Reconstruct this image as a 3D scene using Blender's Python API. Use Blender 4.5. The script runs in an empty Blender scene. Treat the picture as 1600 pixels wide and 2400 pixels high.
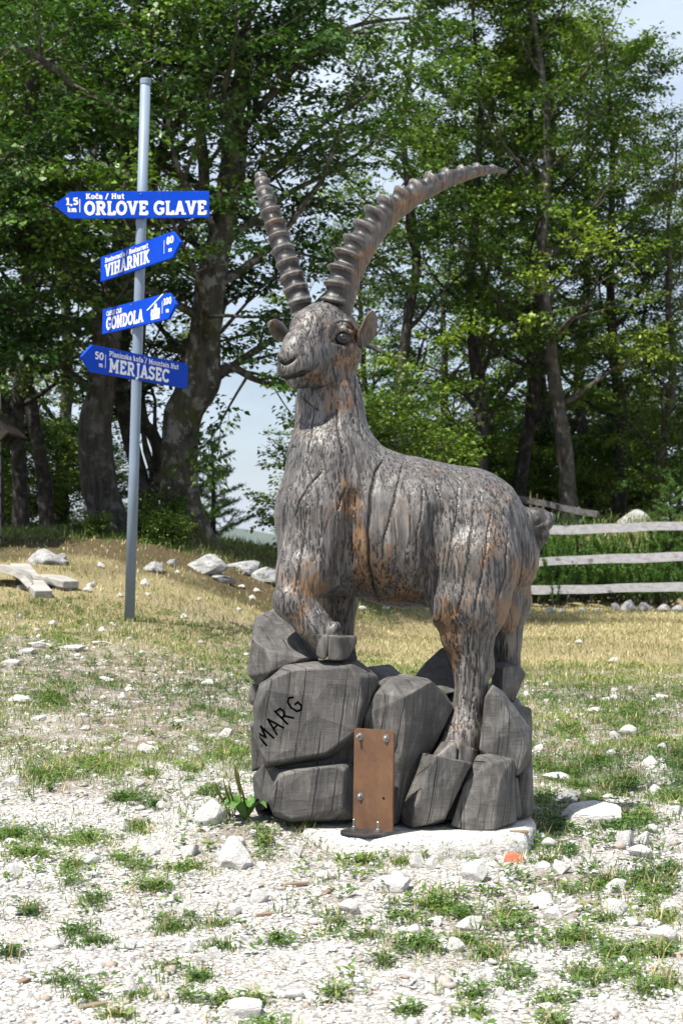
import bpy, bmesh, math, random
import numpy as np
from mathutils import Vector, Matrix, kdtree

random.seed(7)
rng = np.random.default_rng(7)
SC = bpy.context.scene
COL = SC.collection
R = math.radians

# ------------------------------------------------------------------ camera
EYE = 1.09          # camera height above the ground at the statue
FPX = 4000.0        # focal length in photograph pixels (1600 wide)
HOR = 1240.0        # horizon row
cam_d = bpy.data.cameras.new("camera")
cam = bpy.data.objects.new("camera", cam_d)
COL.objects.link(cam)
cam.location = (0, 0, EYE)
cam.rotation_euler = (R(90), 0, 0)
cam_d.sensor_fit = 'HORIZONTAL'
cam_d.sensor_width = 24.0
cam_d.lens = 24.0 * FPX / 1600.0
cam_d.shift_y = (HOR - 1200.0) / 1600.0
cam_d.clip_start = 0.1
cam_d.clip_end = 60000
cam_d.dof.use_dof = True
cam_d.dof.focus_distance = 6.05
cam_d.dof.aperture_fstop = 9.0
SC.camera = cam

# ------------------------------------------------------------------ sky, sun, exposure
SUN_AZ = (-0.74, -0.67)     # horizontal direction towards the sun
SUN_EL = 62.0
w = bpy.data.worlds.new("World")
SC.world = w
w.use_nodes = True
nt = w.node_tree
nt.nodes.clear()
out = nt.nodes.new("ShaderNodeOutputWorld")
bg = nt.nodes.new("ShaderNodeBackground")
sky = nt.nodes.new("ShaderNodeTexSky")
sky.sky_type = 'NISHITA'
sky.sun_disc = False
sky.sun_elevation = R(SUN_EL)
sky.sun_rotation = math.atan2(SUN_AZ[0], SUN_AZ[1])
sky.altitude = 1500
sky.air_density = 1.0
sky.dust_density = 2.5
sky.ozone_density = 1.0
tc = nt.nodes.new("ShaderNodeTexCoord")
mp = nt.nodes.new("ShaderNodeMapping")
mp.inputs['Scale'].default_value = (1.0, 1.0, 2.6)
nz = nt.nodes.new("ShaderNodeTexNoise")
nz.inputs['Scale'].default_value = 2.2
nz.inputs['Detail'].default_value = 6
nz.inputs['Roughness'].default_value = 0.55
rp = nt.nodes.new("ShaderNodeValToRGB")
rp.color_ramp.elements[0].position = 0.36
rp.color_ramp.elements[0].color = (0.25, 0.25, 0.25, 1)
rp.color_ramp.elements[1].position = 0.66
rp.color_ramp.elements[1].color = (0.9, 0.9, 0.9, 1)
mix = nt.nodes.new("ShaderNodeMix")
mix.data_type = 'RGBA'
nt.links.new(tc.outputs['Generated'], mp.inputs['Vector'])
nt.links.new(mp.outputs['Vector'], nz.inputs['Vector'])
nt.links.new(nz.outputs['Fac'], rp.inputs['Fac'])
nt.links.new(rp.outputs['Color'], mix.inputs['Factor'])
nt.links.new(sky.outputs['Color'], mix.inputs['A'])
mix.inputs['B'].default_value = (9.6, 10.8, 12.6, 1)     # thin bright cloud
nt.links.new(mix.outputs['Result'], bg.inputs['Color'])
bg.inputs['Strength'].default_value = 0.058
nt.links.new(bg.outputs['Background'], out.inputs['Surface'])

sun_d = bpy.data.lights.new("sun", 'SUN')
sun_d.energy = 5.0
sun_d.angle = R(0.53)
sun_d.color = (1.0, 0.95, 0.87)
sun = bpy.data.objects.new("sun", sun_d)
COL.objects.link(sun)
_h = math.hypot(*SUN_AZ)
sdir = Vector((SUN_AZ[0]/_h*math.cos(R(SUN_EL)), SUN_AZ[1]/_h*math.cos(R(SUN_EL)), math.sin(R(SUN_EL))))
sun.rotation_euler = (-sdir).to_track_quat('-Z', 'Y').to_euler()
sun.location = (-8, -6, 20)

SC.view_settings.view_transform = 'Standard'
SC.view_settings.look = 'None'
SC.view_settings.gamma = 1
SC.view_settings.use_curve_mapping = False
SC.view_settings.exposure = 0.86
SC.render.engine = 'CYCLES'
SC.cycles.max_bounces = 6
SC.cycles.diffuse_bounces = 2
SC.cycles.glossy_bounces = 2
SC.cycles.transmission_bounces = 4
SC.cycles.transparent_max_bounces = 4
SC.cycles.caustics_reflective = False
SC.cycles.caustics_refractive = False
SC.cycles.use_denoising = True
SC.cycles.use_adaptive_sampling = True
SC.cycles.adaptive_threshold = 0.02

# ------------------------------------------------------------------ helpers
def px(x, y, Y):
    """photograph pixel at distance Y -> world point"""
    return Vector(((x - 800.0) * Y / FPX, Y, EYE + (HOR - y) * Y / FPX))

def tag(o, label=None, cat=None, group=None, kind=None):
    if label: o['label'] = label
    if cat: o['category'] = cat
    if group: o['group'] = group
    if kind: o['kind'] = kind
    return o

def empty(name, loc, label=None, cat=None, group=None):
    o = bpy.data.objects.new(name, None)
    o.empty_display_size = 0.1
    COL.objects.link(o)
    o.location = loc
    return tag(o, label, cat, group)

def wloc(o):
    v = Vector((0, 0, 0))
    while o is not None:
        v += o.location
        o = o.parent
    return v

def mobj(name, verts, faces, mat, parent=None, smooth=False, loc=None):
    """a mesh object from world-space vertices; its origin is the parent's (or loc)"""
    base = wloc(parent) if parent is not None else Vector(loc if loc is not None else (0, 0, 0))
    me = bpy.data.meshes.new(name)
    v = np.asarray(verts, dtype=np.float32) - np.array(base, dtype=np.float32)
    f = faces
    if isinstance(f, np.ndarray):
        n, k = f.shape
        me.vertices.add(len(v)); me.vertices.foreach_set('co', v.ravel())
        me.loops.add(n * k); me.loops.foreach_set('vertex_index', f.astype(np.int32).ravel())
        me.polygons.add(n)
        me.polygons.foreach_set('loop_start', np.arange(0, n * k, k, dtype=np.int32))
        me.polygons.foreach_set('loop_total', np.full(n, k, dtype=np.int32))
        me.update(calc_edges=True)
    else:
        me.from_pydata([tuple(a) for a in v], [], [tuple(a) for a in f])
        me.update()
    if smooth:
        me.polygons.foreach_set('use_smooth', np.ones(len(me.polygons), dtype=bool))
    if mat is not None:
        me.materials.append(mat)
    o = bpy.data.objects.new(name, me)
    COL.objects.link(o)
    if parent is not None:
        o.parent = parent
    elif loc is not None:
        o.location = loc
    return o

def vattr(o, name, vals, domain='POINT'):
    a = o.data.attributes.new(name, 'FLOAT', domain)
    a.data.foreach_set('value', np.asarray(vals, dtype=np.float32))

def bm_obj(name, bm, mat, parent=None, smooth=False, loc=None):
    base = wloc(parent) if parent is not None else Vector(loc if loc is not None else (0, 0, 0))
    bmesh.ops.translate(bm, verts=bm.verts, vec=-base)
    me = bpy.data.meshes.new(name)
    bm.to_mesh(me); bm.free()
    if smooth:
        me.polygons.foreach_set('use_smooth', np.ones(len(me.polygons), dtype=bool))
    if mat is not None: me.materials.append(mat)
    o = bpy.data.objects.new(name, me); COL.objects.link(o)
    if parent is not None: o.parent = parent
    elif loc is not None: o.location = loc
    return o

def hull(pts, bevel=0.006, seg=2):
    bm = bmesh.new()
    for p in pts: bm.verts.new(p)
    r = bmesh.ops.convex_hull(bm, input=bm.verts)
    junk = [e for e in r.get('geom_interior', []) if isinstance(e, bmesh.types.BMVert)]
    junk += [v for v in bm.verts if not v.link_faces and v not in junk]
    bmesh.ops.delete(bm, geom=list(set(junk)), context='VERTS')
    bmesh.ops.dissolve_limit(bm, angle_limit=R(5), verts=bm.verts, edges=bm.edges)
    if bevel:
        bmesh.ops.bevel(bm, geom=list(bm.edges), offset=bevel, segments=seg, profile=0.5, affect='EDGES', clamp_overlap=True)
    bmesh.ops.recalc_face_normals(bm, faces=bm.faces)
    return bm

def box_verts(c, u, v, n, hu, hv, hn):
    c, u, v, n = Vector(c), Vector(u).normalized(), Vector(v).normalized(), Vector(n).normalized()
    P = []
    for a in (-1, 1):
        for b in (-1, 1):
            for d in (-1, 1):
                P.append(c + u*hu*a + v*hv*b + n*hn*d)
    return P

def box_obj(name, c, u, v, n, hu, hv, hn, mat, parent=None, bevel=0.004, loc=None):
    return bm_obj(name, hull(box_verts(c, u, v, n, hu, hv, hn), bevel, 2), mat, parent, loc=loc)

def tube(path, radii, sides=8, cap=True, frame=None):
    """verts, faces of a swept tube"""
    P = [Vector(p) for p in path]
    n = len(P)
    V, F = [], []
    up = Vector((0.13, 0.31, 0.94))
    prev = None
    for i in range(n):
        t = (P[min(i+1, n-1)] - P[max(i-1, 0)]).normalized()
        if prev is None:
            a = t.cross(up)
            if a.length < 1e-3: a = t.cross(Vector((1, 0, 0)))
        else:
            a = prev - t * prev.dot(t)
        a.normalize(); prev = a
        b = t.cross(a)
        for k in range(sides):
            th = 2*math.pi*k/sides
            V.append(P[i] + (a*math.cos(th) + b*math.sin(th)) * radii[i])
    for i in range(n-1):
        for k in range(sides):
            k2 = (k+1) % sides
            F.append((i*sides+k, i*sides+k2, (i+1)*sides+k2, (i+1)*sides+k))
    if cap:
        F.append(tuple(range(sides-1, -1, -1)))
        F.append(tuple(range((n-1)*sides, n*sides)))
    return V, F

def spline(ctrl, n):
    """Catmull-Rom through rows of numbers -> n rows"""
    C = np.array(ctrl, dtype=float)
    m = len(C)
    if m == 2:
        t = np.linspace(0, 1, n)[:, None]
        return C[0]*(1-t) + C[1]*t
    E = np.vstack([2*C[0]-C[1], C, 2*C[-1]-C[-2]])
    s = np.linspace(0, m-1, n)
    i = np.minimum(s.astype(int), m-2)
    t = (s - i)[:, None]
    p0, p1, p2, p3 = E[i], E[i+1], E[i+2], E[i+3]
    return 0.5*((2*p1) + (-p0+p2)*t + (2*p0-5*p1+4*p2-p3)*t**2 + (-p0+3*p1-3*p2+p3)*t**3)

_lat = np.random.default_rng(99).random((64, 64, 64)).astype(np.float32)
def vnoise(P, s=1.0, off=0.0):
    """value noise 0..1 at points P (n,3)"""
    Q = np.asarray(P, dtype=np.float64) * s + off
    I = np.floor(Q).astype(int)
    f = (Q - I); f = f*f*(3-2*f)
    I &= 63; J = (I+1) & 63
    x0, y0, z0 = I.T; x1, y1, z1 = J.T
    fx, fy, fz = f.T
    L = _lat
    a = L[x0, y0, z0]*(1-fx) + L[x1, y0, z0]*fx
    b = L[x0, y1, z0]*(1-fx) + L[x1, y1, z0]*fx
    c = L[x0, y0, z1]*(1-fx) + L[x1, y0, z1]*fx
    d = L[x0, y1, z1]*(1-fx) + L[x1, y1, z1]*fx
    return (a*(1-fy)+b*fy)*(1-fz) + (c*(1-fy)+d*fy)*fz

def fbm(P, s=1.0, off=0.0, o=3):
    v = 0; a = 0.5; tot = 0
    for i in range(o):
        v = v + a*vnoise(P, s*2**i, off + 17.3*i); tot += a; a *= 0.5
    return v/tot

def sstep(a, b, x):
    t = np.clip((np.asarray(x, dtype=float)-a)/(b-a), 0, 1)
    return t*t*(3-2*t)

# ---- node material helper
class NM:
    def __init__(s, name, rough=0.7, spec=0.3):
        s.m = bpy.data.materials.new(name); s.m.use_nodes = True
        s.t = s.m.node_tree
        s.b = s.t.nodes['Principled BSDF']
        s.b.inputs['Roughness'].default_value = rough
        s.b.inputs['Specular IOR Level'].default_value = spec
        s.out = s.t.nodes['Material Output']
    def n(s, typ, **k):
        nd = s.t.nodes.new('ShaderNode'+typ)
        for a, v in k.items():
            if hasattr(nd, a) and a not in nd.inputs: setattr(nd, a, v)
            else: nd.inputs[a].default_value = v
        return nd
    def l(s, a, b): s.t.links.new(a, b)
    def coord(s, kind='Object', scale=(1, 1, 1), rot=(0, 0, 0)):
        t = s.n('TexCoord'); m = s.n('Mapping')
        m.inputs['Scale'].default_value = scale; m.inputs['Rotation'].default_value = rot
        s.l(t.outputs[kind], m.inputs['Vector']); return m.outputs['Vector']
    def noise(s, vec, scale=5, detail=3, rough=0.5, dist=0.0):
        nd = s.n('TexNoise'); nd.inputs['Scale'].default_value = scale
        nd.inputs['Detail'].default_value = detail; nd.inputs['Roughness'].default_value = rough
        nd.inputs['Distortion'].default_value = dist
        if vec is not None: s.l(vec, nd.inputs['Vector'])
        return nd.outputs['Fac']
    def attr(s, name):
        nd = s.n('Attribute'); nd.attribute_name = name; return nd.outputs['Fac']
    def ramp(s, fac, stops):
        nd = s.n('ValToRGB'); cr = nd.color_ramp
        while len(cr.elements) < len(stops): cr.elements.new(0.5)
        for e, (p, c) in zip(cr.elements, stops):
            e.position = p
            e.color = (c, c, c, 1) if isinstance(c, (int, float)) else (*c, 1)
        s.l(fac, nd.inputs['Fac']); return nd.outputs['Color']
    def mix(s, fac, a, b, mode='MIX'):
        nd = s.n('Mix'); nd.data_type = 'RGBA'; nd.blend_type = mode
        for v, nm in ((fac, 'Factor'), (a, 'A'), (b, 'B')):
            if hasattr(v, 'is_linked') or hasattr(v, 'links'): s.l(v, nd.inputs[nm])
            elif nm == 'Factor': nd.inputs[nm].default_value = v
            else: nd.inputs[nm].default_value = (*v, 1) if len(v) == 3 else v
        return nd.outputs['Result']
    def math(s, op, a, b=0.0, clamp=False):
        nd = s.n('Math'); nd.operation = op; nd.use_clamp = clamp
        for i, v in enumerate((a, b)):
            if hasattr(v, 'links'): s.l(v, nd.inputs[i])
            else: nd.inputs[i].default_value = v
        return nd.outputs[0]
    def color(s, c):
        if hasattr(c, 'links'): s.l(c, s.b.inputs['Base Color'])
        else: s.b.inputs['Base Color'].default_value = (*c, 1)
    def bump(s, h, dist=0.01, strength=1.0, prev=None):
        nd = s.n('Bump'); nd.inputs['Distance'].default_value = dist; nd.inputs['Strength'].default_value = strength
        s.l(h, nd.inputs['Height'])
        if prev is not None: s.l(prev, nd.inputs['Normal'])
        s.l(nd.outputs['Normal'], s.b.inputs['Normal']); return nd.outputs['Normal']
# ------------------------------------------------------------------ ground
def gz(x, Y, fine=True):
    """ground height"""
    x = np.asarray(x, dtype=float); Y = np.asarray(Y, dtype=float)
    x, Y = np.broadcast_arrays(x, Y)
    s = sstep(7, 20, Y)
    rgt = 0.6 + 0.42*np.clip(Y-17, 0, 6)
    wdt = rgt + 2.5
    wx = np.clip((rgt - x)/wdt, 0, 1); wx = wx*wx*(3-2*wx)
    z = 1.02*s*wx*(1 - 0.9*sstep(22, 40, Y))
    z = z - 0.05*sstep(14, 22, Y)*(1-wx)
    d = np.maximum(Y - 25, 0)
    z = z - np.minimum(0.0016*d*d + 0.05*d, 0.22*d) * (d > 0)
    z = z + 1.25*sstep(24.3, 26.9, Y)*sstep(1.0, 2.8, x)*(1-sstep(34, 60, Y))
    r = np.hypot(x, Y)
    z = z - 0.10*np.maximum(np.abs(x) - 16, 0)*(r < 4000) - 0.0*r
    z = np.maximum(z, -420.0)
    if fine:
        P = np.stack([x.ravel(), Y.ravel(), np.zeros(x.size)], 1)
        near = 1 - sstep(30, 60, r.ravel())
        b = ((fbm(P, 1.1, 3.0, 3)-0.5)*0.09 + (fbm(P, 6.0, 9.0, 2)-0.5)*0.035)*near
        # flat pad round the carved base
        pad = 1 - sstep(0.55, 1.1, np.hypot((P[:, 0]-0.12)/1.1, P[:, 1]-6.15))
        b = b*(1-pad) + 0.078*np.exp(-((P[:, 0]+0.30)/0.30)**4-((P[:, 1]-6.12)/0.36)**4)
        z = z + b.reshape(z.shape)
    return z

def gz1(x, Y): return float(gz(np.array([x]), np.array([Y]))[0])

def zone(x, Y):
    """dry-grass share, bare-gravel share at ground points"""
    P = np.stack([x, Y, np.zeros_like(x)], 1)
    n1 = fbm(P*np.array([1, 0.45, 1]), 0.9, 31.0, 3)
    n2 = fbm(P*np.array([1, 0.6, 1]), 2.6, 57.0, 3)
    dry = sstep(10.8, 14.2, Y + (n1-0.5)*6)
    bare = 1 - sstep(5.9, 9.0, Y + (n1-0.5)*6 + (n2-0.5)*8)
    # the left slope below the mound stays stony
    stony = sstep(-1.6, -2.6, x)*sstep(12.5, 13.6, Y)*(1-sstep(15.2, 16.5, Y))
    bare = np.maximum(bare, 0.8*stony*sstep(0.45, 0.6, n2))
    return dry, bare

def shaded_litter(x, Y):  # leaf litter on the mound; its dark brown also stands in for tree shade
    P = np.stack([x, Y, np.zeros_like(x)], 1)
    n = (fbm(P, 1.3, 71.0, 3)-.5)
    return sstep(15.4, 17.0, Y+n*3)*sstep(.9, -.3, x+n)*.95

xs_f = np.arange(-6.4, 6.41, 0.075)
ys_f = np.arange(2.4, 27.0, 0.085)
def geo(a, b, n): return a * (b/a)**(np.arange(1, n+1)/n)
xs = np.concatenate([-geo(6.4, 9000, 26)[::-1], xs_f, geo(6.4, 9000, 26)])
ys = np.concatenate([2.4-geo(0.4, 300, 14)[::-1], ys_f, 27+geo(0.5, 9000, 30)])
GX, GY = np.meshgrid(xs, ys, indexing='ij')
GZ = gz(GX, GY)
nx, ny = GX.shape
gv = np.stack([GX.ravel(), GY.ravel(), GZ.ravel()], 1)
ii = np.arange(nx*ny).reshape(nx, ny)
gf = np.stack([ii[:-1, :-1].ravel(), ii[1:, :-1].ravel(), ii[1:, 1:].ravel(), ii[:-1, 1:].ravel()], 1)
m = NM('ground_soil', 0.95, 0.1)
pos = m.coord('Object')
dryA = m.attr('dry'); bareA = m.attr('bare')
n_f = m.noise(pos, 55, 5, 0.65)
n_m = m.noise(pos, 9, 4, 0.6)
n_l = m.noise(pos, 1.7, 3, 0.5)
vor = m.n('TexVoronoi'); vor.inputs['Scale'].default_value = 70; m.l(pos, vor.inputs['Vector'])
vor2 = m.n('TexVoronoi'); vor2.inputs['Scale'].default_value = 150; m.l(pos, vor2.inputs['Vector'])
sep = m.n('SeparateColor'); m.l(vor.outputs['Color'], sep.inputs['Color'])
soil = m.ramp(n_f, [(0.3, (0.09, 0.075, 0.055)), (0.7, (0.27, 0.23, 0.18))])
grav = m.ramp(sep.outputs['Red'], [(0.0, (0.36, 0.34, 0.31)), (0.35, (0.52, 0.505, 0.48)), (1.0, (0.67, 0.66, 0.64))])
gap = m.ramp(vor.outputs['Distance'], [(0.35, 1.0), (0.75, 0.45)])
grav = m.mix(1.0, grav, gap, 'MULTIPLY')
grav = m.mix(m.ramp(n_l, [(0.45, 0.0), (0.65, 0.4)]), grav, (0.44, 0.415, 0.375))
dryc = m.ramp(n_f, [(0.25, (0.11, 0.10, 0.055)), (0.5, (0.26, 0.22, 0.12)), (0.8, (0.42, 0.37, 0.23))])
midc = m.mix(m.ramp(n_m, [(0.44, 0.0), (0.58, 1.0)]), soil, m.mix(0.4, grav, soil))
base = m.mix(m.math('MULTIPLY', m.ramp(n_m, [(0.3, 0.75), (0.6, 1.0)]), bareA), midc, grav)
base = m.mix(dryA, base, dryc)
shaded_litc = m.ramp(n_f, [(0.3, (0.035, 0.026, 0.016)), (0.55, (0.10, 0.075, 0.042)), (0.8, (0.20, 0.15, 0.08))])  # litter browns, darkened to carry the shade under the trees
base = m.mix(m.attr('shaded_litter'), base, shaded_litc)
m.color(base)
hh = m.math('ADD', m.math('MULTIPLY', vor.outputs['Distance'], -0.7), m.math('MULTIPLY', n_f, 0.8))
m.bump(hh, 0.02, 0.8)
M_ground = m.m
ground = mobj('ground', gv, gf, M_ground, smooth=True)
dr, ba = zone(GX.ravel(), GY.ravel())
vattr(ground, 'dry', dr); vattr(ground, 'bare', ba); vattr(ground, 'shaded_litter', shaded_litter(GX.ravel(), GY.ravel()))
tag(ground, kind='structure')
# ------------------------------------------------------------------ carved ibex
SY = 6.2                                   # distance of the statue's middle plane
PXM = SY / FPX                             # metres per photograph pixel there
def S(x, y, dy=0.0): return np.array(px(x, y, SY + dy))
BASE_Z = 0.055
statue = empty('ibex_statue', (px(900, HOR, SY).x, SY, BASE_Z),
    'weathered grey carved wooden ibex with long ridged horns standing on carved rocks', 'statue')

# ---- wood materials
def checks(m, dens, lean, width, amt):
    """drying checks: irregular lines that run up and down the log and come and go"""
    o = m.coord('Object')
    sp = m.n('SeparateXYZ'); m.l(o, sp.inputs[0])
    wob = m.noise(m.coord('Object', (4, 4, 9)), 1.0, 3, 0.6)
    q = m.math('ADD', sp.outputs['X'], m.math('MULTIPLY', sp.outputs['Y'], 0.55))
    q = m.math('ADD', q, m.math('MULTIPLY', sp.outputs['Z'], lean))
    q = m.math('ADD', q, m.math('MULTIPLY', wob, 0.016))
    vo = m.n('TexVoronoi'); vo.voronoi_dimensions = '1D'; vo.feature = 'DISTANCE_TO_EDGE'
    vo.inputs['Scale'].default_value = dens
    m.l(q, vo.inputs['W'])
    wd = m.math('MULTIPLY', m.ramp(m.noise(m.coord('Object', (14, 14, 3.2)), 1.0, 2, 0.5), [(0.40, 0.0), (0.60, 1.0)]), width*2)
    ln = m.math('SUBTRACT', wd, vo.outputs['Distance'])
    return m.math('MULTIPLY', m.ramp(m.math('MULTIPLY', ln, 1.0/width), [(0.0, 0.0), (0.5, 1.0)]), amt)

def wood_body(name):
    m = NM(name, 0.5, 0.5)
    o = m.coord('Object')
    st = m.coord('Object', (52, 52, 5.0))
    st2 = m.coord('Object', (95, 95, 9.0))
    n1 = m.noise(st, 1.0, 4, 0.65, 0.6)
    n2 = m.noise(st2, 1.0, 3, 0.6, 0.3)
    nl = m.noise(o, 5.0, 3, 0.55)
    tan = m.attr('tan'); dark = m.attr('dark')
    grey = m.ramp(n1, [(0.32, (0.034, 0.030, 0.028)), (0.44, (0.080, 0.073, 0.068)), (0.56, (0.145, 0.133, 0.124)), (0.72, (0.27, 0.25, 0.232))])
    grey = m.mix(m.ramp(nl, [(0.38, 0.0), (0.66, 0.5)]), grey, (0.095, 0.089, 0.086))
    warm = m.noise(o, 9.0, 3, 0.6)
    grey = m.mix(m.ramp(warm, [(0.48, 0.0), (0.66, 0.55)]), grey, m.mix(1.0, grey, (1.25, 0.98, 0.76), 'MULTIPLY'))
    tanc = m.ramp(n2, [(0.28, (0.06, 0.036, 0.02)), (0.48, (0.155, 0.084, 0.038)), (0.75, (0.27, 0.155, 0.072))])
    tmask = m.ramp(m.math('ADD', tan, m.math('MULTIPLY', m.math('SUBTRACT', m.math('ADD', m.math('MULTIPLY', n1, 0.6), m.math('MULTIPLY', warm, 0.6)), 0.6), 3.4)), [(0.48, 0.0), (0.72, 0.85)])
    c = m.mix(tmask, grey, tanc)
    # narrow dark checks that follow the grain
    ckm = checks(m, 15.0, 0.08, 0.016, 1.0)
    def strokes(scale, rot, th, seed, lo_, hi_):
        # tapered chisel nicks: one per stretched cell, some cells left smooth
        mpn = m.n('Mapping'); mpn.inputs['Scale'].default_value = scale; mpn.inputs['Rotation'].default_value = rot
        mpn.inputs['Location'].default_value = (seed, seed*.7, seed*.3)
        ad = m.n('VectorMath'); ad.operation = 'ADD'
        nv = m.n('TexNoise'); nv.inputs['Scale'].default_value = 7.0; nv.inputs['Detail'].default_value = 2
        m.l(o, nv.inputs['Vector'])
        sc = m.n('VectorMath'); sc.operation = 'SCALE'; sc.inputs['Scale'].default_value = 0.03
        m.l(nv.outputs['Color'], sc.inputs[0]); m.l(o, ad.inputs[0]); m.l(sc.outputs[0], ad.inputs[1])
        m.l(ad.outputs[0], mpn.inputs['Vector'])
        vo = m.n('TexVoronoi'); vo.inputs['Scale'].default_value = 1.0; vo.inputs['Randomness'].default_value = 1.0
        m.l(mpn.outputs['Vector'], vo.inputs['Vector'])
        spc = m.n('SeparateColor'); m.l(vo.outputs['Color'], spc.inputs['Color'])
        size = m.math('MULTIPLY', m.ramp(spc.outputs['Red'], [(lo_, 0.0), (hi_, 1.0)]), th)
        return m.ramp(m.math('SUBTRACT', size, vo.outputs['Distance']), [(0.0, 0.0), (0.10, 1.0)])
    s1 = strokes((88, 88, 11), (R(4), R(8), 0), 0.50, 3.1, 0.25, 0.7)
    s2 = strokes((150, 150, 24), (R(-3), R(-7), 0), 0.50, 8.7, 0.30, 0.7)
    s3 = strokes((70, 70, 15), (R(5), R(-14), 0), 0.44, 5.2, 0.45, 0.8)
    nick = m.math('MAXIMUM', m.math('MULTIPLY', s1, 0.95), m.math('MULTIPLY', s2, 0.8))
    nick = m.math('MAXIMUM', nick, m.math('MULTIPLY', s3, 0.9))
    nick = m.math('MULTIPLY', nick, m.ramp(m.noise(m.coord('Object', (120, 120, 60)), 1.0, 3, .6), [(0.38, 0.35), (0.55, 1.0)]))
    nick = m.math('MULTIPLY', nick, m.math('SUBTRACT', 1.0, m.attr('smooth')))
    dk = m.math('MAXIMUM', m.math('MULTIPLY', ckm, 0.95), nick)
    dk = m.math('MAXIMUM', dk, dark, True)
    c = m.mix(dk, c, (0.011, 0.010, 0.010))
    m.color(c)
    m.l(m.ramp(n1, [(0.3, 0.52), (0.75, 0.36)]), m.b.inputs['Roughness'])
    h = m.math('ADD', m.math('MULTIPLY', n1, 0.9), m.math('MULTIPLY', n2, 0.5))
    h = m.math('SUBTRACT', h, m.math('MULTIPLY', dk, 0.9))
    m.bump(h, 0.0035, 0.7)
    return m.m

def wood_rock(name):
    m = NM(name, 0.6, 0.3)
    o = m.coord('Object')
    g = m.noise(m.coord('Object', (9, 9, 105), (R(4), R(5), 0)), 1.0, 5, 0.7, 1.6)
    g2 = m.noise(m.coord('Object', (34, 34, 9)), 1.0, 5, 0.7, 0.8)
    nl = m.noise(o, 6, 4, 0.6)
    c = m.ramp(nl, [(0.30, (0.052, 0.049, 0.047)), (0.5, (0.092, 0.087, 0.082)), (0.72, (0.155, 0.146, 0.136))])
    c = m.mix(m.ramp(g, [(0.49, 0.0), (0.62, 0.5)]), c, (0.055, 0.052, 0.052))
    c = m.mix(m.ramp(g2, [(0.52, 0.0), (0.70, 0.45)]), c, (0.25, 0.235, 0.22))
    c = m.mix(m.ramp(g2, [(0.30, 0.5), (0.44, 0.0)]), c, (0.05, 0.048, 0.048))
    c = m.mix(m.ramp(nl, [(0.66, 0.0), (0.76, 0.45)]), c, (0.21, 0.12, 0.06))
    ckm = checks(m, 17.0, -0.13, 0.020, 1.0)
    ckm2 = checks(m, 34.0, -0.12, 0.022, 0.6)
    dk = m.math('MAXIMUM', ckm, ckm2)
    c = m.mix(dk, c, (0.014, 0.013, 0.013))
    m.color(c)
    h = m.math('SUBTRACT', m.math('ADD', m.math('MULTIPLY', g, 0.5), m.math('MULTIPLY', g2, 0.6)), dk)
    vc = m.n('TexVoronoi'); vc.inputs['Scale'].default_value = 9.0; m.l(o, vc.inputs['Vector'])
    b0_ = m.bump(vc.outputs['Distance'], 0.022, 0.8)
    m.bump(h, 0.006, 0.7, b0_)
    return m.m

M_wood = wood_body('weathered_carved_wood')
M_rockw = wood_rock('weathered_carved_rock_wood')
m = NM('burnt_groove', 0.8, 0.1); m.color((0.012, 0.011, 0.011)); M_burnt = m.m

# ---- signed-distance body
H = 0.0046
lo = np.array([px(618, HOR, SY).x, SY-0.44, px(800, 1800, SY-0.2).z - 0.02])
hi = np.array([px(1318, HOR, SY+0.1).x, SY+0.40, px(800, 690, SY).z])
dims = np.ceil((hi-lo)/H).astype(int)
Fg = np.full(dims, 9.0, dtype=np.float32)
def region(pmin, pmax, pad):
    a = np.maximum(((pmin-pad-lo)/H).astype(int), 0)
    b = np.minimum(((pmax+pad-lo)/H).astype(int)+2, dims)
    sl = tuple(slice(int(p), int(q)) for p, q in zip(a, b))
    ax = [lo[i] + H*np.arange(a[i], b[i], dtype=np.float32) for i in range(3)]
    return sl, np.meshgrid(*ax, indexing='ij', sparse=True)

def cone_d(G, a, b, ra, rb, ky):
    X, Yv, Z = G
    ba = b-a
    ba2 = np.array([ba[0], ba[1]/ky, ba[2]])
    pa = (X-a[0], (Yv-a[1])/ky, Z-a[2])
    L2 = max(float(ba2@ba2), 1e-9)
    t = np.clip((pa[0]*ba2[0]+pa[1]*ba2[1]+pa[2]*ba2[2])/L2, 0, 1)
    d = np.sqrt((pa[0]-t*ba2[0])**2+(pa[1]-t*ba2[1])**2+(pa[2]-t*ba2[2])**2)
    return d - (ra + t*(rb-ra))

def chain(pts, k=0.03, ky=1.0, cut=False):
    for (p, q) in zip(pts[:-1], pts[1:]):
        a, b = S(*p[:3]), S(*q[:3])
        ra, rb = p[3]*PXM, q[3]*PXM
        rm = max(ra, rb)*max(ky, 1)
        sl, G = region(np.minimum(a, b), np.maximum(a, b), rm+k+0.03)
        d = cone_d(G, a, b, ra, rb, ky).astype(np.float32)
        A = Fg[sl]
        if cut:
            d = -d
            h = np.maximum(k-np.abs(A-d), 0)/max(k, 1e-6)
            Fg[sl] = np.maximum(A, d) + h*h*k*0.25
        else:
            h = np.maximum(k-np.abs(A-d), 0)/k
            Fg[sl] = np.minimum(A, d) - h*h*k*0.25

def surf(x, y):
    """depth offset of the first surface hit along the sight line through a pixel"""
    for dy in np.arange(-0.42, 0.38, 0.002):
        p = S(x, y, dy)
        i = np.round((p-lo)/H).astype(int)
        if (i >= 0).all() and (i < dims).all() and Fg[tuple(i)] < 0:
            return float(dy)
    return None
_last = [0.0]
def surfn(x, y):
    d = surf(x, y)
    if d is None: d = _last[0]
    _last[0] = d
    return d

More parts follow.
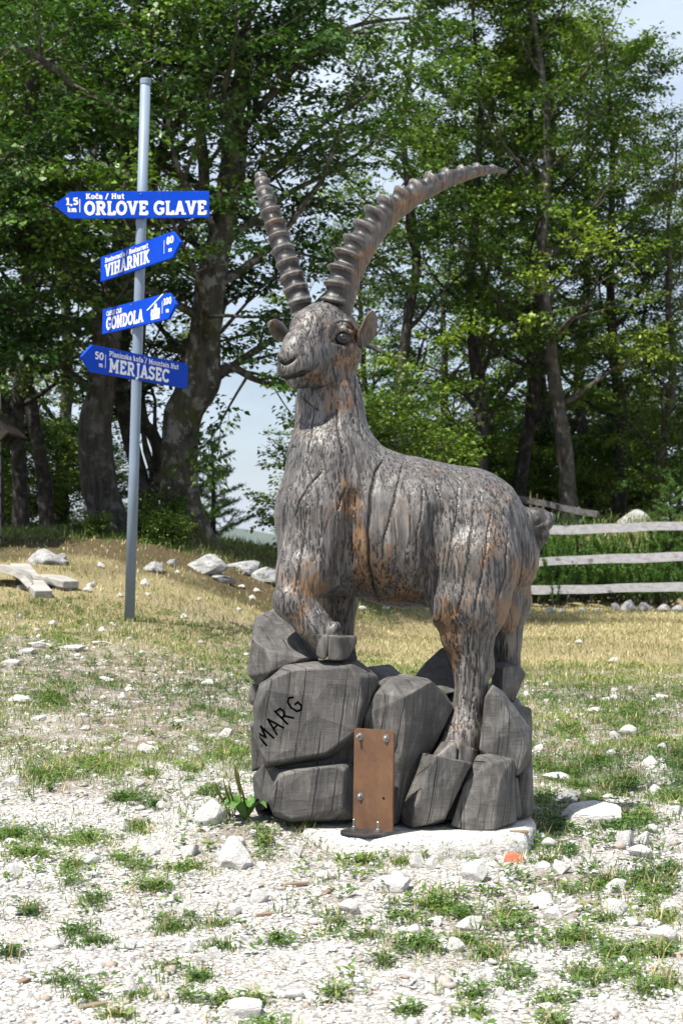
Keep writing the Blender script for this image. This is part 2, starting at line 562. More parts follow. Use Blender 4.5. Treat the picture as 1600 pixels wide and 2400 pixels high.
# trunk of the body
chain([(835, 1238, -.01, 158), (950, 1250, 0, 168), (1085, 1268, .03, 160)], .05, .88)
chain([(1092, 1262, .04, 154), (1145, 1310, .05, 116)], .06, .95)
chain([(890, 1150, 0, 82), (1090, 1192, .02, 88)], .05, .9)
chain([(765, 1075, -.03, 90), (748, 1200, -.05, 97), (743, 1310, -.06, 92)], .05, 1.25)
chain([(800, 1090, 0, 96), (880, 1165, 0, 102)], .05, 1.2)
# neck
chain([(770, 870, .0, 60), (772, 950, .0, 73), (778, 1045, -.01, 92)], .05, .92)
# near fore leg: folded on the rock
chain([(735, 1200, -.10, 62), (728, 1275, -.145, 66), (714, 1345, -.185, 64), (688, 1408, -.235, 45), (733, 1462, -.265, 37), (768, 1502, -.275, 35)], .022)
chain([(786, 1470, -.295, 13), (775, 1480, -.295, 15)], .012)
# far fore leg
chain([(790, 1340, .10, 60), (793, 1415, .12, 39), (800, 1530, .12, 30)], .04)
# near hind leg
chain([(1118, 1235, -.03, 98), (1112, 1320, -.105, 102), (1100, 1415, -.135, 90), (1096, 1490, -.145, 60), (1106, 1550, -.15, 45), (1101, 1640, -.17, 35), (1086, 1722, -.20, 43), (1070, 1765, -.22, 46)], .022)
chain([(1134, 1545, -.145, 18), (1138, 1570, -.145, 20)], .02)
chain([(1112, 1735, -.21, 18), (1115, 1752, -.21, 17)], .012)
chain([(1035, 1380, -.15, 36), (1050, 1430, -.16, 36)], .04)
# far hind leg
chain([(1165, 1315, .13, 95), (1188, 1410, .15, 54), (1184, 1500, .15, 34), (1188, 1580, .15, 34)], .04)
chain([(1188, 1405, .0, 36), (1180, 1452, -.02, 35)], .006)
# tail
chain([(1215, 1225, .05, 40), (1258, 1220, .05, 28), (1290, 1212, .05, 12)], .02)
chain([(1238, 1235, .05, 30), (1280, 1228, .03, 15), (1293, 1222, .03, 7)], .006)
chain([(1240, 1240, .05, 26), (1272, 1252, .04, 15), (1258, 1288, .04, 8)], .008)
chain([(1258, 1228, .0, 6), (1288, 1218, .0, 5)], .004, cut=True)
chain([(1262, 1246, .0, 5), (1280, 1240, .0, 4)], .004, cut=True)
# head
chain([(775, 780, .02, 66), (755, 778, -.02, 66)], .04)
chain([(752, 762, -.03, 50), (726, 772, -.06, 46)], .03)
chain([(735, 775, -.06, 46), (702, 812, -.13, 36), (684, 830, -.17, 28)], .03)
chain([(750, 812, -.03, 60), (712, 846, -.12, 46), (694, 858, -.155, 38)], .03)
chain([(764, 868, -.02, 40), (694, 886, -.145, 25)], .010)
chain([(803, 828, -.02, 44), (784, 864, -.0, 42)], .03)
chain([(676, 832, -.185, 19), (664, 838, -.185, 15)], .010)
chain([(676, 862, -.165, 24), (668, 866, -.16, 20)], .015)
# creases: shoulder against ribs, thigh against belly, collar of the neck
for L, r in (([(828, 1170), (822, 1240), (810, 1300), (796, 1355)], 13), ([(1022, 1205), (1010, 1290), (1004, 1360), (1003, 1425)], 15)):
    chain([(x, y, surf(x, y)+.002, r) for x, y in L], .04, cut=True)
dE = surfn(802, 790)
# eye socket, brow, lower lid
chain([(806, 792, dE-.02, 24), (798, 792, dE-.025, 22)], .012, cut=True)
b0 = surfn(775, 770); b1 = surfn(806, 764); b2 = surfn(828, 778)
chain([(770, 770, b0+.005, 8), (788, 758, b1+.005, 9), (812, 756, b1+.005, 9), (830, 774, b2+.0, 8)], .014)
chain([(780, 808, surfn(780, 808)+.003, 5), (803, 817, surfn(803, 817)+.003, 5), (824, 808, surfn(824, 808)+.003, 5)], .008)
chain([(779, 793, dE-.0, 4.5), (787, 776, dE-.006, 5), (805, 770, dE-.006, 5.5), (824, 779, dE+.002, 5)], .006)
# mouth and nostrils
mp_ = [(727, 868), (708, 875), (690, 881), (676, 884), (664, 886), (658, 886)]
chain([(x, y, surfn(x, y)+.001, 6.5) for x, y in mp_], .004, cut=True)
np_ = [(692, 838), (682, 846), (670, 852), (662, 850), (656, 844)]
chain([(x, y, surfn(x, y)+.0, 5.0) for x, y in np_], .004, cut=True)
# big drying cracks
CR = [[(900, 1072), (880, 1110), (868, 1165), (863, 1240), (864, 1310), (872, 1370), (888, 1412)],
      [(944, 1082), (938, 1110), (925, 1165), (915, 1205), (898, 1270), (894, 1330)],
      [(790, 940), (792, 1000), (800, 1040), (806, 1075)],
      [(1112, 1160), (1105, 1240), (1092, 1330), (1080, 1400), (1066, 1450)],
      [(812, 1140), (800, 1170), (792, 1200)], [(760, 1100), (722, 1140), (700, 1180), (690, 1215)],
      [(1075, 1120), (1070, 1200), (1052, 1290), (1038, 1380)],
      [(1150, 1195), (1140, 1280), (1128, 1350), (1112, 1430)],
      [(703, 925), (730, 950), (750, 962)]]
CR += [[(835, 1150), (828, 1200), (822, 1260), (826, 1320)], [(960, 1150), (962, 1220), (955, 1300)], [(985, 1120), (990, 1180), (978, 1250), (972, 1340)], [(1190, 1250), (1185, 1330), (1165, 1420)],
       [(720, 1180), (712, 1260), (700, 1340), (690, 1400)], [(755, 1170), (752, 1250), (742, 1310)], [(670, 1150), (664, 1230), (668, 1310)], [(1100, 1480), (1092, 1560), (1085, 1640)], [(1120, 1520), (1112, 1600), (1100, 1690)],
       [(1060, 1440), (1072, 1520), (1078, 1590)], [(830, 880), (838, 960), (850, 1030)], [(735, 960), (728, 1020), (716, 1080)], [(1020, 1130), (1035, 1180), (1030, 1230)], [(1215, 1240), (1225, 1310), (1215, 1380)],
       [(700, 1420), (730, 1465), (752, 1495)], [(775, 830), (782, 870), (790, 905)], [(735, 735), (728, 770), (716, 800)]]
CRW = [3.6, 2.4, 2.4, 2.3, 1.9, 2.1, 1.9, 2.0, 1.5] + [1.6, 1.4, 1.7, 1.5, 1.8, 1.4, 1.4, 1.6, 1.5, 1.4, 1.6, 1.5, 1.4, 1.4, 1.3, 1.2, 1.1]
crack_pts = []
for L, wd in zip(CR, CRW):
    Q = spline(L, len(L)*7)
    pts = []
    for i, (x, y) in enumerate(Q):
        x += .9*math.sin(i*.7+len(crack_pts)) + random.uniform(-.5, .5)
        pts.append((x, y))
    crack_pts.append(pts)

def surface_nets(F, org, h):
    Sg = F < 0
    c = np.zeros(tuple(n-1 for n in F.shape), dtype=np.int8)
    offs = [(a, b, d) for a in (0, 1) for b in (0, 1) for d in (0, 1)]
    for a, b, d in offs:
        c += Sg[a:F.shape[0]-1+a, b:F.shape[1]-1+b, d:F.shape[2]-1+d]
    act = (c > 0) & (c < 8)
    I = np.argwhere(act)
    idx = np.full(act.shape, -1, dtype=np.int64); idx[act] = np.arange(len(I))
    f = {o: F[I[:, 0]+o[0], I[:, 1]+o[1], I[:, 2]+o[2]] for o in offs}
    acc = np.zeros((len(I), 3)); cnt = np.zeros(len(I))
    for o in offs:
        for ax in range(3):
            if o[ax] == 0:
                p = list(o); p[ax] = 1; p = tuple(p)
                fa, fb = f[o], f[p]
                mk = (fa < 0) != (fb < 0)
                t = np.where(mk, fa/np.where(mk, fa-fb, 1), 0)
                e = np.tile(np.array(o, dtype=float), (len(I), 1)); e[:, ax] = t
                acc += e*mk[:, None]; cnt += mk
    V = org + h*(I + acc/cnt[:, None])
    faces = []
    for ax in range(3):
        u, v = [(1, 2), (2, 0), (0, 1)][ax]
        s0 = [slice(None)]*3; s1 = [slice(None)]*3
        s0[ax] = slice(0, -1); s1[ax] = slice(1, None)
        A, B = Sg[tuple(s0)], Sg[tuple(s1)]
        E = np.argwhere(A != B)
        ok = (E[:, u] > 0) & (E[:, v] > 0) & (E[:, u] < F.shape[u]-1) & (E[:, v] < F.shape[v]-1)
        E = E[ok]
        inside = A[tuple(E.T)]
        def cell(du, dv):
            q = E.copy(); q[:, u] -= du; q[:, v] -= dv
            return idx[tuple(q.T)]
        q = np.stack([cell(1, 1), cell(0, 1), cell(0, 0), cell(1, 0)], 1)
        q[~inside] = q[~inside][:, ::-1]
        faces.append(q)
    return V, np.concatenate(faces)

BV, BF = surface_nets(Fg, lo, H)
# keep only the largest piece out of range noise; outward normals from the field gradient
gi = np.clip(np.round((BV-lo)/H).astype(int), 1, dims-2)
BN = np.stack([Fg[gi[:, 0]+1, gi[:, 1], gi[:, 2]]-Fg[gi[:, 0]-1, gi[:, 1], gi[:, 2]],
               Fg[gi[:, 0], gi[:, 1]+1, gi[:, 2]]-Fg[gi[:, 0], gi[:, 1]-1, gi[:, 2]],
               Fg[gi[:, 0], gi[:, 1], gi[:, 2]+1]-Fg[gi[:, 0], gi[:, 1], gi[:, 2]-1]], 1)
BN /= np.linalg.norm(BN, axis=1)[:, None]+1e-9
# pixel coordinates of every vertex, used to lay out the carving
pxx = BV[:, 0]*FPX/BV[:, 1]+800; pyy = HOR-(BV[:, 2]-EYE)*FPX/BV[:, 1]
# the carved mouth and nostril lines, blackened like the cracks
crack_pts += [[(x, y) for x, y in spline(mp_, 24)], [(x, y) for x, y in spline(np_, 18)], [(784, 760), (800, 752), (818, 756), (832, 774)], [(700, 908), (735, 910), (765, 900)]]
CRW += [3.6, 2.8, 1.6, 2.2]
# gouge strokes
kd = kdtree.KDTree(len(BV))
for i, p in enumerate(BV): kd.insert(p, i)
kd.balance()
disp = np.zeros(len(BV)); dark = np.zeros(len(BV))
smooth_zone = lambda x, y: (1165 < x < 1225 and 1395 < y < 1480)
pick = rng.choice(len(BV), 1200)
for gi_, i in enumerate(pick):
    X, Yp = pxx[i], pyy[i]
    if smooth_zone(X, Yp): continue
    n = Vector(BN[i])
    head = Yp < 905 and X < 850
    if head:
        d = Vector((0.55, 0.45, 0.55)) if Yp < 800 else Vector((0.5, 0.3, -0.75))
        L = random.uniform(.012, .026); W = random.uniform(.0026, .0042)
    else:
        flank = 830 < X < 1010 and Yp < 1300
        if flank and (random.random() < .62 or 1200 < Yp < 1262): continue
        slant = -0.36 if flank else (0.16 if X < 720 else -0.10 if X < 1000 else 0.14)
        d = Vector((slant + random.gauss(0, .13), 0.0, -1))
        L = random.uniform(.012, .030) if flank else random.uniform(.02, .075)
        W = random.uniform(.0030, .0055) if flank else random.uniform(.0024, .0042)
        if n.z > 0.75: d = Vector((0.8, -0.5, -0.3))
    d = d - n*d.dot(n)
    if d.length < .15: continue
    d.normalize(); b = n.cross(d)
    near = kd.find_range(BV[i], L*1.05)
    ids = np.array([q[1] for q in near])
    rel = BV[ids]-BV[i]
    u = rel@np.array(d); v = rel@np.array(b)
    v = v - L*(0.14*random.uniform(-1, 1)*(u/L)**2 + 0.05*np.sin(u/L*4+gi_))
    prof = np.clip(1-(u/L)**2, 0, 1)*np.exp(-(v/(W*(0.75+0.35*u/L)))**2)
    prof *= (BN[ids]@BN[i] > 0.3)
    dep = random.uniform(.0012, .003)*(0.7 if head else 1)
    disp[ids] = np.minimum(disp[ids], -dep*prof)
    dk = random.choice((0.0, 0.0, 0.4, 0.7))
    dark[ids] = np.maximum(dark[ids], dk*sstep(.35, .8, prof))
# long soft ripples between the strokes
disp += (fbm(BV*np.array([1, 1, .22]), 50, 4.0, 2)-0.5)*0.0022
disp += (fbm(BV, 12, 8.0, 2)-0.5)*0.0045
sm = np.exp(-(((pxx-1190)/34)**2+((pyy-1440)/46)**2)**2)
BV2 = BV + BN*(disp*(1-sm))[:, None]
for pts, wd in zip(crack_pts, CRW):
    A2 = np.array(pts)
    sel = np.nonzero((pxx > A2[:, 0].min()-8) & (pxx < A2[:, 0].max()+8) & (pyy > A2[:, 1].min()-8) & (pyy < A2[:, 1].max()+8) & (BN[:, 1] < .15) & (BV[:, 1] < SY+.12))[0]
    if not len(sel): continue
    q = np.stack([pxx[sel], pyy[sel]], 1)
    best = np.full(len(sel), 99.0); par = np.zeros(len(sel))
    for i in range(len(A2)-1):
        a, b = A2[i], A2[i+1]; ab = b-a
        t = np.clip(((q-a)@ab)/(ab@ab+1e-9), 0, 1)
        d = np.linalg.norm(q-a-t[:, None]*ab, axis=1)
        up_ = d < best
        best[up_] = d[up_]; par[up_] = (i+t[up_])/(len(A2)-1)
    wv = wd*np.clip(np.minimum(par, 1-par)*7, .25, 1)
    pr = np.exp(-(best/(wv*.9))**2)
    BV2[sel] -= BN[sel]*(pr*(.003+.0020*wd))[:, None]
    dark[sel] = np.maximum(dark[sel], np.clip(sstep(.25, .75, pr)*1.2, 0, 1))
tan = np.zeros(len(BV))
for x, y, sx, sy, a in [(885, 1335, 50, 55, .8), (845, 1260, 25, 110, .55), (940, 1400, 60, 30, .5), (805, 850, 34, 45, .75), (780, 900, 50, 20, .45),
        (828, 930, 24, 70, .42), (740, 1375, 32, 28, .9), (700, 1320, 60, 60, .22), (1140, 1300, 35, 90, .55), (1040, 1440, 30, 80, .5),
        (1060, 1530, 16, 60, .9), (1230, 1350, 50, 70, .75), (1090, 1480, 40, 60, .45), (690, 1450, 25, 30, .6), (830, 770, 20, 40, .9),
        (720, 880, 40, 18, .6), (770, 780, 22, 30, .5), (810, 1180, 22, 70, .45), (760, 960, 40, 60, .2)]:
    tan += a*np.exp(-((pxx-x)/sx)**2-((pyy-y)/sy)**2)
tan = np.clip(tan*1.15+.04, 0, 1)
tan = np.maximum(tan, sm*1.2); dark *= (1-sm)
tl_ = sstep(1236, 1256, pxx)*(pyy < 1300)
dark = np.maximum(dark, tl_*np.clip((fbm(BV*np.array([1, 1, .6]), 60, 3, 2)-.30)*3, 0, .9))
body = mobj('body', BV2, BF, M_wood, statue, smooth=True)
vattr(body, 'tan', tan); vattr(body, 'dark', dark)
smz = np.exp(-((pxx-915)/70)**4-((pyy-1205)/60)**4)*.8 + np.exp(-((pxx-840)/30)**2-((pyy-1060)/30)**2)*.8 + np.exp(-((pxx-735)/26)**2-((pyy-1372)/26)**2)
vattr(body, 'smooth', np.clip(np.maximum(smz, sm), 0, 1))

# ---- horns
def horn(ctrl, fronts, knobs, amp, flat, rings=230, seg=30, mirror=1):
    """ctrl rows: x, y, dy, radius px;  fronts rows: front direction"""
    C = spline([list(S(a, b, c))+[r*PXM] for a, b, c, r in ctrl], rings)
    Fd = spline(fronts, rings)
    V, dk, tn = [], [], []
    s = np.concatenate([[0], np.cumsum(np.linalg.norm(np.diff(C[:, :3], axis=0), axis=1))])
    s /= s[-1]
    ph = knobs*(s**0.86)
    for i in range(rings):
        t = Vector(C[min(i+1, rings-1), :3]-C[max(i-1, 0), :3]).normalized()
        f = Vector(Fd[i]); f = (f - t*f.dot(t)).normalized()
        b = t.cross(f)
        r = C[i, 3]
        q = ph[i] % 1.0
        jit = 0.6+0.8*vnoise(np.array([[math.floor(ph[i])*3.7, 1.3, 2.1]]))[0]
        kn = 1.15*math.exp(-(abs(q-0.66)/0.15)**1.35) - 0.30*math.exp(-((q-0.18)/0.22)**2)
        fade = min(1, (1-s[i])*14+.25)
        for k in range(seg):
            th = 2*math.pi*k/seg
            mk = float(sstep(-0.12, 0.62, math.cos(th)))
            wob = (vnoise(np.array([[th*1.6, s[i]*60, 4.0]]))[0]-.5)
            rr = r*(1 + amp*(1+.5*s[i])*jit*kn*mk*fade + 0.12*wob)
            V.append(Vector(C[i, :3]) + f*math.cos(th)*rr*(1.0) + b*math.sin(th)*rr*flat)
            dk.append(np.clip(.15+(0.95*(kn < 0.25)*mk + 0.35*wob*mk)*(0.5+vnoise(np.array([[th*2.5, s[i]*90, 9.0]]))[0]), 0, .9))
            tn.append(0.55*(1-mk)+0.08)
    F = []
    for i in range(rings-1):
        for k in range(seg):
            k2 = (k+1) % seg
            F.append((i*seg+k, (i+1)*seg+k, (i+1)*seg+k2, i*seg+k2))
    F.append(tuple(range(seg))); F.append(tuple(range(rings*seg-1, (rings-1)*seg-1, -1)))
    o = mobj('horn', V, F, M_wood, statue, smooth=True)
    vattr(o, 'dark', dk); vattr(o, 'tan', tn); vattr(o, 'smooth', [.8]*len(dk))
    bm = bmesh.new(); bm.from_mesh(o.data); bmesh.ops.recalc_face_normals(bm, faces=bm.faces); bm.to_mesh(o.data); bm.free()
    return o
horn([(786, 752, .01, 34), (798, 692, .0, 38), (813, 640, .01, 39), (844, 577, .03, 37), (891, 515, .06, 34), (953, 465, .10, 29), (1027, 427, .15, 23), (1100, 404, .21, 16), (1150, 397, .26, 10), (1186, 401, .29, 5)],
     [(-.72, -.65, .15), (-.78, -.55, .3), (-.72, -.45, .55), (-.6, -.35, .75), (-.35, -.3, .9), (-.2, -.25, 1)], 16.5, .31, .86)
horn([(712, 752, .02, 25), (702, 708, .02, 28), (688, 660, .04, 28), (668, 600, .07, 26), (648, 540, .12, 24), (630, 485, .18, 21), (618, 445, .25, 18), (612, 420, .32, 15), (613, 412, .35, 12)],
     [(-.10, -1, .1), (-.12, -1, .2), (-.12, -.9, .4), (-.1, -.75, .65), (-.05, -.6, .8)], 13, .26, .97)

# ---- ears
def ear(bp, tp, side, width, cup, name='ear'):
    a, b = Vector(S(*bp)), Vector(S(*tp))
    L = (b-a); ln = L.length; L.normalize()
    sd = Vector(side); sd = (sd-L*sd.dot(L)).normalized(); nn = L.cross(sd)
    nu, nv = 15, 12
    V = []
    for layer in (0, 1):
        for i in range(nu):
            u = i/(nu-1)
            wd = width*max(.012, 1-((u-.5)/.505)**2)**.5*(.62+.38*min(1, u*2.0))
            for j in range(nv):
                v = j/(nv-1)*2-1
                dpt = cup*(v*v)*(1-.35*u)*math.sin(math.pi*(.2+.75*u))
                p = a + L*(u*ln) + sd*(v*wd) + nn*dpt
                if layer: p = p - nn*(.011*(1-abs(v)**4*.55))
                V.append(p)
    F = []
    n1 = nu*nv
    for i in range(nu-1):
        for j in range(nv-1):
            q = (i*nv+j, i*nv+j+1, (i+1)*nv+j+1, (i+1)*nv+j)
            F.append(q); F.append(tuple(n1+k for k in q[::-1]))
    for i in range(nu-1):
        for j in (0, nv-1):
            q = (i*nv+j, (i+1)*nv+j, n1+(i+1)*nv+j, n1+i*nv+j); F.append(q if j == 0 else q[::-1])
    for j in range(nv-1):
        for i in (0, nu-1):
            q = (i*nv+j, i*nv+j+1, n1+i*nv+j+1, n1+i*nv+j); F.append(q[::-1] if i == 0 else q)
    o = mobj(name, V, F, M_wood, statue, smooth=True)
    bm = bmesh.new(); bm.from_mesh(o.data); bmesh.ops.recalc_face_normals(bm, faces=bm.faces); bm.to_mesh(o.data); bm.free()
    vattr(o, 'smooth', [.6]*(2*n1)); vattr(o, 'dark', [.55]*n1+[.05]*n1); vattr(o, 'tan', [.45]*n1+[.15]*n1)
    return o
ear((824, 812, -.01), (872, 726, -.05), (.85, .35, .45), .040, -.042)
ear((694, 800, .05), (634, 752, .0), (.45, .25, -.85), .034, -.036)

# ---- eyes
m = NM('dark_stained_eye', 0.35, 0.5); m.color((0.018, 0.016, 0.016)); M_eye = m.m
def eye(x, y, r, dd):
    c = Vector(S(x, y, dd)); rr = r*PXM
    V, F = [], []
    nu, nv = 26, 18
    ax = (Vector((0.15, -1, .05))).normalized(); b = ax.cross(Vector((0, 0, 1))).normalized(); d = b.cross(ax)
    for i in range(nv):
        th = math.pi*i/(nv-1)*.62
        ring = rr*(1 - (.10 if .18 < th/math.pi < .25 else 0) - (.10 if th < .12 else 0))
        for k in range(nu):
            p = 2*math.pi*k/nu
            V.append(c + (ax*math.cos(th) + (b*math.cos(p)*1.12+d*math.sin(p)*.9)*math.sin(th))*ring)
    for i in range(nv-1):
        for k in range(nu):
            F.append((i*nu+k, i*nu+(k+1) % nu, (i+1)*nu+(k+1) % nu, (i+1)*nu+k))
    mobj('eye', V, F, M_eye, statue, smooth=True)
eye(803, 792, 18, dE+.013)
eye(690, 785, 15, surfn(690, 785)+.05)

# ---- carved rocks of the base
def Zp(x, y, dy): return S(560+x*.4592, 1380+y*.4592, dy)
def mk_rock(pts, bevel=.006):
    Q = np.array([Zp(*p) for p in pts]); c_ = Q.mean(0)
    return bm_obj('carved_rock', hull(c_+(Q-c_)*np.array([1.025, 1.0, 1.025]), bevel), M_rockw, statue)
def both(pts, d): return [(x, y, d) for x, y in pts]
marg = mk_rock(both([(125, 840), (100, 610), (165, 465), (290, 418), (560, 405), (610, 450), (622, 600), (590, 730), (440, 838), (330, 828), (150, 885)], -.36)
    + both([(80, 590), (110, 490), (235, 395), (440, 370), (600, 368), (700, 450), (706, 490), (640, 660), (600, 780), (440, 868), (300, 890), (140, 912), (82, 760)], -.27)
    + both([(120, 470), (440, 366), (680, 440), (620, 760), (140, 900), (90, 620)], 0.0))
mk_rock([(50, 440, -.2), (72, 262, -.21), (150, 318, -.26), (330, 352, -.255), (400, 356, -.22), (100, 492, -.2), (170, 420, -.27), (85, 150, -.02), (190, 100, 0),
    (250, 170, -.08), (400, 330, -.15), (100, 480, .05), (45, 420, .05), (400, 430, -.1), (80, 160, .12), (190, 110, .12)], .004)
mk_rock(both([(45, 540), (60, 490), (110, 480), (110, 600), (60, 592)], -.16)+both([(48, 530), (110, 490), (110, 600), (60, 590)], .1))
mk_rock(both([(58, 700), (140, 700), (140, 900), (66, 935)], -.22)+both([(58, 690), (140, 690), (140, 910), (66, 930)], .1))
mk_rock([(845, 560, -.375), (845, 740, -.375), (820, 900, -.36), (800, 1190, -.33), (645, 650, -.31), (700, 540, -.31), (760, 470, -.29), (640, 760, -.29), (600, 1150, -.24),
    (830, 440, -.2), (960, 465, -.2), (1050, 540, -.22), (1088, 610, -.22), (1030, 720, -.24), (940, 840, -.26), (850, 1000, -.27), (820, 1180, -.28),
    (980, 480, -.3), (700, 500, 0), (960, 470, 0), (1080, 600, 0), (820, 1180, 0), (620, 1150, 0)])
mk_rock(both([(165, 1075), (212, 958), (330, 925), (480, 908), (530, 935), (525, 1120), (270, 1178), (190, 1140)], -.375)
    + both([(200, 927), (570, 888), (597, 1010), (588, 1178), (440, 1160), (270, 1198), (180, 1156), (150, 1080)], -.30)
    + both([(200, 925), (580, 885), (590, 1178), (180, 1156)], 0))
mk_rock([(70, 960, -.24), (130, 890, -.27), (208, 925, -.29), (158, 1088, -.31), (85, 1130, -.25), (120, 1130, -.27)]+both([(70, 960), (130, 890), (200, 925), (160, 1120), (85, 1132)], .05))
mk_rock([(1000, 855, -.41), (1150, 885, -.40), (1175, 905, -.38), (1050, 1165, -.40), (960, 1200, -.40), (880, 1218, -.38), (905, 1100, -.42), (935, 842, -.31), (820, 1120, -.31), (835, 1192, -.31),
    (1040, 862, -.26), (1195, 892, -.26), (1180, 930, -.2), (1060, 1200, -.2), (935, 860, -.05), (1195, 890, -.05), (820, 1180, -.05), (1060, 1200, -.05)], .0045)
mk_rock([(1085, 1205, -.36), (1150, 1000, -.36), (1280, 900, -.39), (1330, 985, -.40), (1300, 1228, -.40), (1180, 1236, -.39), (1397, 872, -.32), (1412, 1186, -.32),
    (1262, 842, -.29), (1215, 855, -.28), (1150, 960, -.27), (1260, 840, -.05), (1397, 872, -.05), (1410, 1190, -.05), (1080, 1200, -.05)], .0045)
mk_rock([(1228, 820, -.30), (1256, 560, -.28), (1296, 495, -.27), (1420, 720, -.29), (1470, 835, -.28), (1420, 952, -.28), (1350, 530, -.2), (1490, 720, -.2), (1492, 872, -.2),
    (1290, 490, 0), (1350, 530, .05), (1490, 720, .05), (1490, 900, .05), (1230, 850, 0), (1300, 960, -.2)])
mk_rock([(1295, 400, .05), (1295, 500, .02), (1345, 398, -.03), (1345, 545, -.03), (1430, 402, .02), (1462, 432, .08), (1402, 577, .04), (1380, 366, .12), (1300, 376, .12),
    (1440, 400, .22), (1400, 560, .22), (1300, 380, .24), (1280, 560, .2)])
mk_rock([(898, 445, .0), (955, 375, .05), (1035, 302, .1), (1110, 325, .1), (1120, 520, -.06), (1040, 540, -.1), (960, 372, .2), (1040, 300, .24), (1110, 330, .25), (910, 450, .22), (1100, 560, .2)])
mk_rock([(650, 400, .05), (770, 386, .10), (832, 440, .06), (700, 490, -.1), (800, 470, -.1), (650, 480, 0), (770, 390, .25), (650, 405, .25), (830, 445, .25)])
mk_rock([(1385, 580, -.06), (1490, 612, .0), (1497, 735, .0), (1470, 745, -.1), (1400, 700, -.12), (1390, 580, .2), (1490, 620, .2), (1490, 760, .2), (1380, 760, .1)])
mk_rock([(1408, 965, -.2), (1440, 925, -.22), (1494, 882, -.10), (1506, 1130, -.10), (1490, 1160, -.15), (1412, 1188, -.2), (1480, 960, -.21), (1470, 1160, -.2), (1494, 890, .2), (1500, 1140, .2), (1400, 960, .1), (1400, 1180, .1)])
bm_obj('trunk_core', hull([Zp(*p) for p in both([(120, 640), (200, 520), (560, 480), (800, 560), (860, 900), (800, 1170), (200, 1140), (110, 950)], -.25) + both([(100, 620), (200, 500), (600, 470), (850, 540), (880, 1170), (150, 1140)], 0)], .01), M_rockw, statue)
bm_obj('trunk_core', hull([Zp(*p) for p in both([(880, 960), (1200, 930), (1420, 960), (1440, 1170), (880, 1190)], -.26) + both([(880, 960), (1440, 960), (1440, 1170), (880, 1190)], 0)], .01), M_rockw, statue)
bm_obj('trunk_core', hull([Zp(*p) for p in both([(110, 600), (180, 500), (600, 480), (1050, 600), (1400, 640), (1440, 1100), (1390, 1180), (170, 1140), (110, 900)], -.08)
    + both([(80, 600), (120, 480), (600, 450), (1050, 470), (1440, 560), (1480, 800), (1480, 1160), (140, 1150), (80, 900)], .15)
    + both([(200, 480), (1300, 480), (1350, 1170), (200, 1140)], .36)], .02), M_rockw, statue)

# ---- hooves
m = NM('hoof_wood', .5, .4); _n = m.noise(m.coord('Object', (30, 30, 12)), 1.0, 5, .65, .5)
m.color(m.ramp(_n, [(.3, (.02, .018, .017)), (.5, (.06, .055, .05)), (.72, (.125, .115, .105))])); m.bump(_n, .005, .7); M_hoof = m.m
def hoof(pts, bev=.006):
    o = bm_obj('hoof', hull([S(*p) for p in pts], bev), M_hoof, statue); return o
# near fore: pastern knob, two toes pointing back over the rock
hoof([(742, 1490, -0.315), (772, 1482, -0.325), (740, 1535, -0.305), (752, 1545, -0.340), (766, 1546, -0.345), (770, 1490, -0.340), (745, 1545, -0.245), (772, 1485, -0.245)], .006)
hoof([(769, 1487, -0.340), (800, 1494, -0.350), (836, 1490, -0.335), (837, 1508, -0.330), (815, 1545, -0.335), (790, 1549, -0.350), (768, 1547, -0.345), (769, 1490, -0.295), (836, 1492, -0.295), (812, 1547, -0.295), (770, 1548, -0.295)], .005)
hoof([(772, 1489, -0.288), (830, 1494, -0.285), (812, 1545, -0.285), (772, 1547, -0.288), (772, 1489, -0.235), (826, 1495, -0.245), (808, 1545, -0.245), (772, 1547, -0.235)], .005)
# near hind: two toes spread over the front rock
hoof([(1032, 1738, -.262), (1062, 1736, -.295), (1072, 1744, -.30), (1068, 1806, -.345), (1040, 1806, -.345), (1006, 1786, -.325), (1000, 1792, -.29), (1036, 1742, -.2), (1068, 1806, -.24), (1004, 1795, -.24)], .007)
hoof([(1075, 1744, -.30), (1108, 1752, -.285), (1120, 1758, -.25), (1106, 1800, -.31), (1096, 1808, -.33), (1072, 1808, -.345), (1075, 1748, -.2), (1118, 1760, -.2), (1100, 1808, -.22), (1074, 1808, -.22)], .007)
hoof([(772, 1500, .09), (828, 1500, .09), (768, 1550, .06), (838, 1550, .06), (772, 1500, .17), (828, 1500, .17), (768, 1550, .18), (838, 1550, .18)])
hoof([(1160, 1545, .12), (1212, 1545, .12), (1155, 1580, .08), (1220, 1585, .08), (1160, 1545, .2), (1212, 1545, .2), (1155, 1585, .22), (1220, 1585, .22)])

# ---- carved name on the largest rock
def stroke_prism(bm, pts, wdt, depth, org, u, v, n):
    for (a, b) in zip(pts[:-1], pts[1:]):
        a, b = Vector(a), Vector(b); d = (b-a).normalized(); q = Vector((-d.y, d.x))
        a = a-d*wdt*.4; b = b+d*wdt*.4
        c = [a+q*wdt*.5, b+q*wdt*.5, b-q*wdt*.5, a-q*wdt*.5]
        vs = []
        for z in (-depth, .02):
            for i, p in enumerate(c):
                sh = 1.0 if z > 0 else .5
                mid = (a+b)/2
                pp = mid + (p-mid)*Vector((1, 1)) if True else p
                vs.append(bm.verts.new(org + u*pp.x + v*pp.y + n*z))
        for f in ((3, 2, 1, 0), (4, 5, 6, 7), (0, 1, 5, 4), (1, 2, 6, 5), (2, 3, 7, 6), (3, 0, 4, 7)):
            bm.faces.new([vs[i] for i in f])
org = Vector(Zp(140, 800, -.356))
e2 = Vector(Zp(345, 590, -.356))
u = (e2-org).normalized(); nrm = Vector((0, -1, 0)); v = Vector((-u.z, 0, u.x))
TL = (e2-org).length; hL = TL*.30; cw = TL/4
